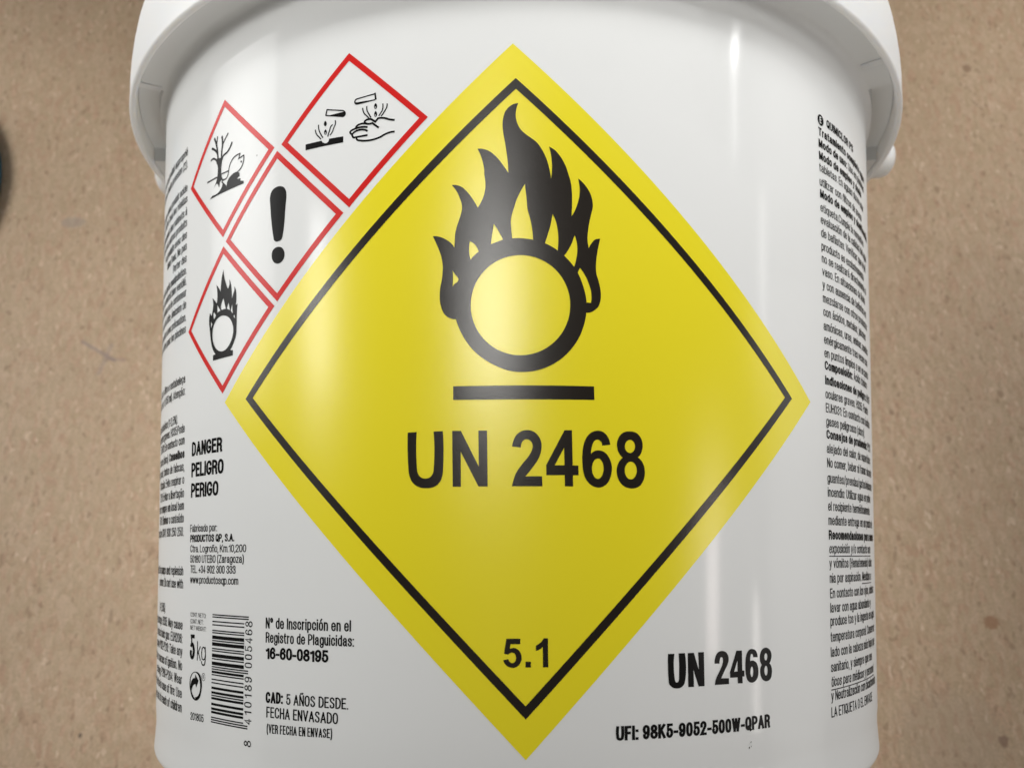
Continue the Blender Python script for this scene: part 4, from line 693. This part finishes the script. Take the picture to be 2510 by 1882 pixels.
LEFT_COLUMN = [(-90.3, 73.03, 'tion avec un produit approprié'), (-90.25, 69.75, 'du nettoyeur haute pression (2).'), (-90.16, 63.47, 'un pompage avec produit acide'), (-90.12, 60.53, 'par retirer tous les résidus'), (-90.08, 57.17, 'fonctionnement des robinets à'), (-90.04, 54.24, 'dans l’eau avec autres produits'), (-89.99, 51.1, 'les produits avec des'), (-89.95, 48.14, 'dans l’eau. Ne pas'), (-89.91, 44.98, 'Porter des'), (-89.86, 41.88, 'P264: Se laver les mains après manipulation.'), (-89.82, 39.05, 'dans un endroit bien ventilé.'), (-89.78, 36.23, 'P501: Éliminer le contenu ou le conteneur'), (-89.74, 33.17, 'en cas de fuite, émission de'), (-89.69, 29.95, 'manipuler toujours avec précaution.'), (-89.65, 26.99, 'utiliser le chlore pour les piscines'), (-89.48, 14.7, 'parar o filtro e restabeleça'), (-89.43, 11.72, 'de cloro activo 1 l (150 ml). Atenção:'), (-94.62, 5.46, 'ácido tricloroisocianúrico (1-2,5%).'), (-89.3, 2.67, 'irritações oculares graves. H335:Pode'), (-89.26, -0.16, 'EUH031: Em contacto com'), (-89.21, -3.4, 'tóxicos (cloro). |Conselhos'), (-89.17, -6.44, 'afastado do calor, fontes de faíscas,'), (-89.13, -9.51, 'utilização. Evite respirar o'), (-89.08, -12.65, 'P273: Evitar a libertação'), (-89.04, -15.59, 'manter sempre em local bem'), (-88.99, -18.52, 'P501: Eliminar o conteúdo'), (-88.95, -21.61, 'Intoxicações CIAV: 800 250 250.'), (-88.81, -30.62, 'stop all the pumps and replenish'), (-88.77, -33.56, 'poison: Do not use with'), (-103.2, -39.58, '(1-2,5%).'), (-88.63, -42.74, 'eye damage. H335: May cause'), (-88.59, -45.7, 'liberates toxic gas. EUH206:'), (-88.54, -48.56, 'smoke P102-P210: Take any'), (-88.5, -51.68, 'and other sources of ignition. No'), (-88.45, -54.68, 'smoking. P280-P264: Wear'), (-88.41, -57.67, 'face protection in case of fire: Use'), (-88.36, -60.74, 'Keep out of reach of children')]
RIGHT_COLUMN = [(80.02, 75.98, '|QUIMICLOR PS'), (76.03, 72.6, '|Tratamiento completo agua'), (76.08, 69.62, '|Modo de uso:| Uso en piscinas'), (76.14, 66.54, '|Modo de empleo y dosis'), (76.19, 63.58, 'tabletas. En aguas duras usar'), (76.25, 59.96, 'utilizar con filtros de arena'), (76.31, 56.99, '|Modo de empleo y dosificación'), (76.37, 53.57, 'etiqueta.Cumpla la normativa'), (76.42, 50.56, 'evaluación de la calidad del agua'), (76.48, 47.37, 'de bañistas. Verificar que el pH'), (76.54, 44.1, 'producto es exclusivamente'), (76.59, 41.13, 'no se realizará directamente al'), (76.65, 38.02, 'vaso. En situaciones de lluvia'), (76.71, 34.8, 'y con ausencia de bañistas en'), (76.77, 31.59, 'mezclarse con otros productos'), (76.82, 28.36, 'con ácidos, metales, jabones'), (76.88, 25.01, 'amónicas, urea, aminas, aceites'), (76.93, 21.81, 'enérgicamente tres veces con'), (76.98, 18.63, 'en puntos limpios o en un punto'), (77.03, 15.73, '|Composición:| Ácido tricloro'), (77.09, 12.3, '|Indicaciones de peligro:| H319'), (77.15, 9.1, 'oculares graves. H335: Puede'), (77.2, 5.91, 'EUH031: En contacto con ácidos'), (77.26, 2.8, 'gases peligrosos (cloro).'), (77.28, -0.15, '|Consejos de prudencia:| P210'), (77.31, -3.36, 'alejado del calor, de superficies'), (77.34, -6.59, 'No comer, beber ni fumar durante'), (77.37, -10.02, 'guantes/prendas/gafas/máscara'), (77.4, -13.18, 'incendio: Utilizar agua en polvo'), (77.43, -16.29, 'el recipiente herméticamente'), (77.46, -19.44, 'mediante entrega en un punto de'), (77.49, -22.67, '|Recomendaciones para casos'), (77.52, -25.67, '_exposición y/o contacto son'), (77.55, -28.89, 'y vómitos (Hematemesis) dolor'), (77.58, -32.09, 'nia por aspiración. _Medidas a'), (77.61, -35.39, 'En contacto con los ojos, aclarar'), (77.57, -38.48, 'lavar con agua abundante y'), (77.52, -41.35, 'produce tos y la ingesta en agua'), (77.48, -44.69, 'temperatura corporal. Conservar'), (77.43, -47.89, 'lado con la cabeza más baja que'), (77.38, -51.04, 'sanitario, y siempre que sea'), (77.34, -54.11, '_ticos para médicos y personal'), (77.29, -57.04, 'y Neutralización con bicarbonato'), (77.24, -60.42, 'LA ETIQUETA O EL ENVASE')]

# ------------------------------------------------------------------ the yellow hazard diamond
def square(c):
    return [tuple(p) for p in c]

def inset_ring(outer, d):
    """frame of width d inside a diamond outline"""
    cx = sum(p[0] for p in outer) / 4
    cy = sum(p[1] for p in outer) / 4
    half = sum(math.hypot(p[0] - cx, p[1] - cy) for p in outer) / 4
    k = (half - d * math.sqrt(2)) / half
    inner = [(cx + (p[0] - cx) * k, cy + (p[1] - cy) * k) for p in outer]
    V = outer + inner
    F = []
    for i in range(4):
        j = (i + 1) % 4
        F += [(i, j, 4 + j), (i, 4 + j, 4 + i)]
    return V, F

diamond = wrap('hazard_diamond', [fill([square(DIAMONDS['big'])])], MAT_YELLOW, bucket, 0.05)
wrap('border', [inset_ring(square(DIAMONDS['inn']), 1.65)], MAT_BLACK_WARM, diamond, 0.10)
wrap('flame_symbol', [shape('flame')], MAT_BLACK_WARM, diamond, 0.10)
wrap('base_line', [shape('bar')], MAT_BLACK_WARM, diamond, 0.10)
wrap('substance_number', [shape(n) for n in ('bigU', 'bigN', 'big2', 'big4', 'big6', 'big8')], MAT_BLACK_WARM, diamond, 0.10)
wrap('class_number', [shape(n) for n in ('cls5', 'clsdot', 'cls1')], MAT_BLACK_WARM, diamond, 0.10)

# ------------------------------------------------------------------ the four small red framed diamonds
PICT = {
 'env': ('red framed diamond with a bare tree and a dead fish', lambda: [shape('trunk'), shape('hill'), shape('fisheye')] + lines('tree', 1.55) + lines('fish', 1.5)),
 'cor': ('red framed diamond with test tubes dripping on a slab and a hand', lambda: [shape(n) for n in ('tubefillA', 'tubefillB', 'dropA', 'dropB', 'dropC', 'dropD', 'plate')] + lines('corr', 1.35)),
 'exc': ('red framed diamond with an exclamation mark', lambda: [shape('excl'), shape('excldot')]),
 'oxi': ('red framed diamond with a small flaming circle', lambda: [shape('oxid')]),
}
for key in ('cor', 'env', 'exc', 'oxi'):
    lab, art = PICT[key]
    fr = wrap('pictogram_frame', [inset_ring(square(DIAMONDS[key]), 1.28)], MAT_RED, bucket, 0.05)
    fr['label'] = lab
    wrap('symbol', art(), MAT_BLACK, fr, 0.05)

# ------------------------------------------------------------------ printed lettering
BLOCKS = {'warn': 'warning_words', 'maker': 'maker_address', 'net': 'net_weight', 'reg': 'registration_text', 'exp': 'expiry_text', 'ufi': 'formula_code'}
art = {k: [] for k in BLOCKS}
for grp, txt, bold, u0, v0, u1, v1, h in TEXTS:
    wt = 0.238 if bold else 0.158
    if txt in ('CONT. NETO:', 'CONT. NET:', 'NET WEIGHT:'):
        wt = 0.13
    if txt == 'kg':
        wt = 0.085
    if txt == '5':
        wt = 0.19
    gap = 0.045 if bold else 0.075
    hs = fit(txt, u1 - u0, h, wt, gap)
    parts, _ = letters(txt, u0, v0, h, wt, hs, gap, (v1 - v0) / (u1 - u0))
    art[grp] += parts
for grp, name in BLOCKS.items():
    wrap(name, art[grp], MAT_BLACK, bucket, 0.05)
wrap('substance_number', [shape(n) for n in ('smU', 'smN', 'sm2', 'sm4', 'sm6', 'sm8')], MAT_BLACK, bucket, 0.05)

# instruction columns; "|" switches to bold, "_" starts an underlined slanted run
H_COL = 2.12
HS_COL = fit('En contacto con los', 20.9, H_COL, 0.15, 0.075)
def column(rows, right_aligned):
    out = []
    for u, v, txt in rows:
        runs, bold, under = [], False, False
        for seg in txt.replace('|', '\x00|').replace('_', '\x00_').split('\x00'):
            if seg.startswith('|'):
                bold, seg = not bold, seg[1:]
            if seg.startswith('_'):
                under, seg = True, seg[1:]
            if seg:
                runs.append((seg, bold, under))
        tot = sum(advance(s, H_COL, 0.245 if b else 0.15, 0.075, HS_COL) for s, b, _ in runs)
        x = u - tot if right_aligned else u
        for s, b, un in runs:
            wt = 0.245 if b else 0.15
            parts, x1 = letters(s, x, v, H_COL, wt, HS_COL, 0.075, 0.0, 0.16 if un else 0.0)
            out += parts
            if un:
                n = max(2, int((x1 - x) / 1.5))
                out.append(stroke([(x + (x1 - x) * i / n, v - 0.62) for i in range(n + 1)], 0.2, cap=False))
            x = x1
    return out
wrap('foreign_instructions', column(LEFT_COLUMN, True), MAT_BLACK, bucket, 0.05)
ins = wrap('instructions', column(RIGHT_COLUMN, False), MAT_BLACK, bucket, 0.05)
disc = [(77.2 + 1.42 * math.cos(2 * math.pi * i / 28), 76.75 + 1.42 * math.sin(2 * math.pi * i / 28)) for i in range(28)]
mark = wrap('language_mark', [fill([disc])], MAT_BLACK, ins, 0.05)
eparts, _ = letters('E', 76.72, 75.95, 1.6, 0.17, 0.9)
wrap('letter', eparts, MAT_WHITE, ins, 0.09)

# barcode: EAN-13, read upwards; digits stand along its right side
def ean(code):
    L = ['0001101', '0011001', '0010011', '0111101', '0100011', '0110001', '0101111', '0111011', '0110111', '0001011']
    P = ['LLLLLL', 'LLGLGG', 'LLGGLG', 'LLGGGL', 'LGLLGG', 'LGGLLG', 'LGGGLL', 'LGLGLG', 'LGLGGL', 'LGGLGL']
    inv = lambda s: ''.join('1' if c == '0' else '0' for c in s)
    bits = '101'
    for d, k in zip(code[1:7], P[int(code[0])]):
        s = L[int(d)]
        bits += s if k == 'L' else inv(s)[::-1]
    bits += '01010'
    for d in code[7:]:
        bits += inv(L[int(d)])
    return bits + '101'
BARS = ean('8410189005468')
v_lo, v_hi = -60.88, -38.52
mod = (v_hi - v_lo) / 95
bars = []
i = 0
while i < 95:
    if BARS[i] == '1':
        j = i
        while j < 95 and BARS[j] == '1':
            j += 1
        guard = i < 3 or i >= 92 or 45 <= i < 50
        ua = -73.7 + 0.0167 * 0
        ub = -60.55 if guard else -61.95
        a, b = v_lo + i * mod, v_lo + j * mod
        a, b = a - 0.012, b + 0.012
        bars.append(([(ua, a), (ub, a), (ub, b), (ua, b)], [(0, 1, 2), (0, 2, 3)]))
        i = j
    else:
        i += 1
bc = wrap('barcode', bars, MAT_BLACK, bucket, 0.05)
dg = []
hd = 2.28
for n, ch in enumerate('8410189005468'):
    if n == 0:
        vv = -64.3
    elif n < 7:
        vv = v_lo + (3.6 + 7 * (n - 1)) * mod
    else:
        vv = v_lo + (50.6 + 7 * (n - 7)) * mod
    wd = GL[ch][0] * hd * 0.98 + 0.11 * hd
    p, _ = letters(ch, -59.35, vv + (1.35 - wd) / 2, hd, 0.115, 0.98, 0.0, vertical=True)
    dg += p
wrap('barcode_digits', dg, MAT_BLACK, bc, 0.05)

# recycling mark with its little registered sign
rm = [shape('greendot'), shape('greenarrow')]
ring = [(-77.25 + 0.72 * math.cos(2 * math.pi * i / 20), -51.97 + 0.78 * math.sin(2 * math.pi * i / 20)) for i in range(20)]
rm.append(stroke(ring, 0.12, True))
p, _ = letters('R', -77.5, -52.35, 0.78, 0.13, 0.9)
rm += p
wrap('recycling_mark', rm, MAT_BLACK, bucket, 0.05)
# a faint ink smudge below the code on the right
random.seed(4)
sm = []
for i in range(9):
    cx, cy, r = 49.4 + random.uniform(-.1, .6), -63.2 + random.uniform(0, 1.2), random.uniform(.04, .1)
    if i == 0:
        cx, cy, r = 49.39, -63.28, 0.17
    sm.append(fill([[(cx + r * math.cos(k * 1.047), cy + r * math.sin(k * 1.047)) for k in range(6)]]))
wrap('ink_smudge', sm, MAT_BLACK, bucket, 0.05)

# ------------------------------------------------------------------ dark blue round thing just entering the picture at the left
def blue_plastic():
    m = film('blue_plastic', (0.018, 0.16, 0.31), 0.4, 0.03, 0.0, 0.7)
    return m
prof = [(0.0, 0.0), (0.0, 71.0), (1.0, 72.4), (3.0, 73.0), (10.0, 72.6), (12.6, 71.6), (13.8, 69.5), (14.0, 66.0), (12.0, 63.5), (11.6, 60.0), (11.6, 0.0)]
V, F = [], []
n = 128
for i in range(n):
    a = 2 * math.pi * i / n
    for z, r in prof:
        V.append((max(r, .2) * math.cos(a) * MM, max(r, .2) * math.sin(a) * MM, z * MM))
k = len(prof)
for i in range(n):
    j = (i + 1) % n
    for q in range(k - 1):
        F.append((i * k + q, j * k + q, j * k + q + 1, i * k + q + 1))
lidb = mesh_object('round_cap', V, F, blue_plastic())
lidb.location = (-0.3318, 0.1650, 0.0)
tag(lidb, 'dark blue round cap lying on the chipboard, only its edge showing', 'cap')
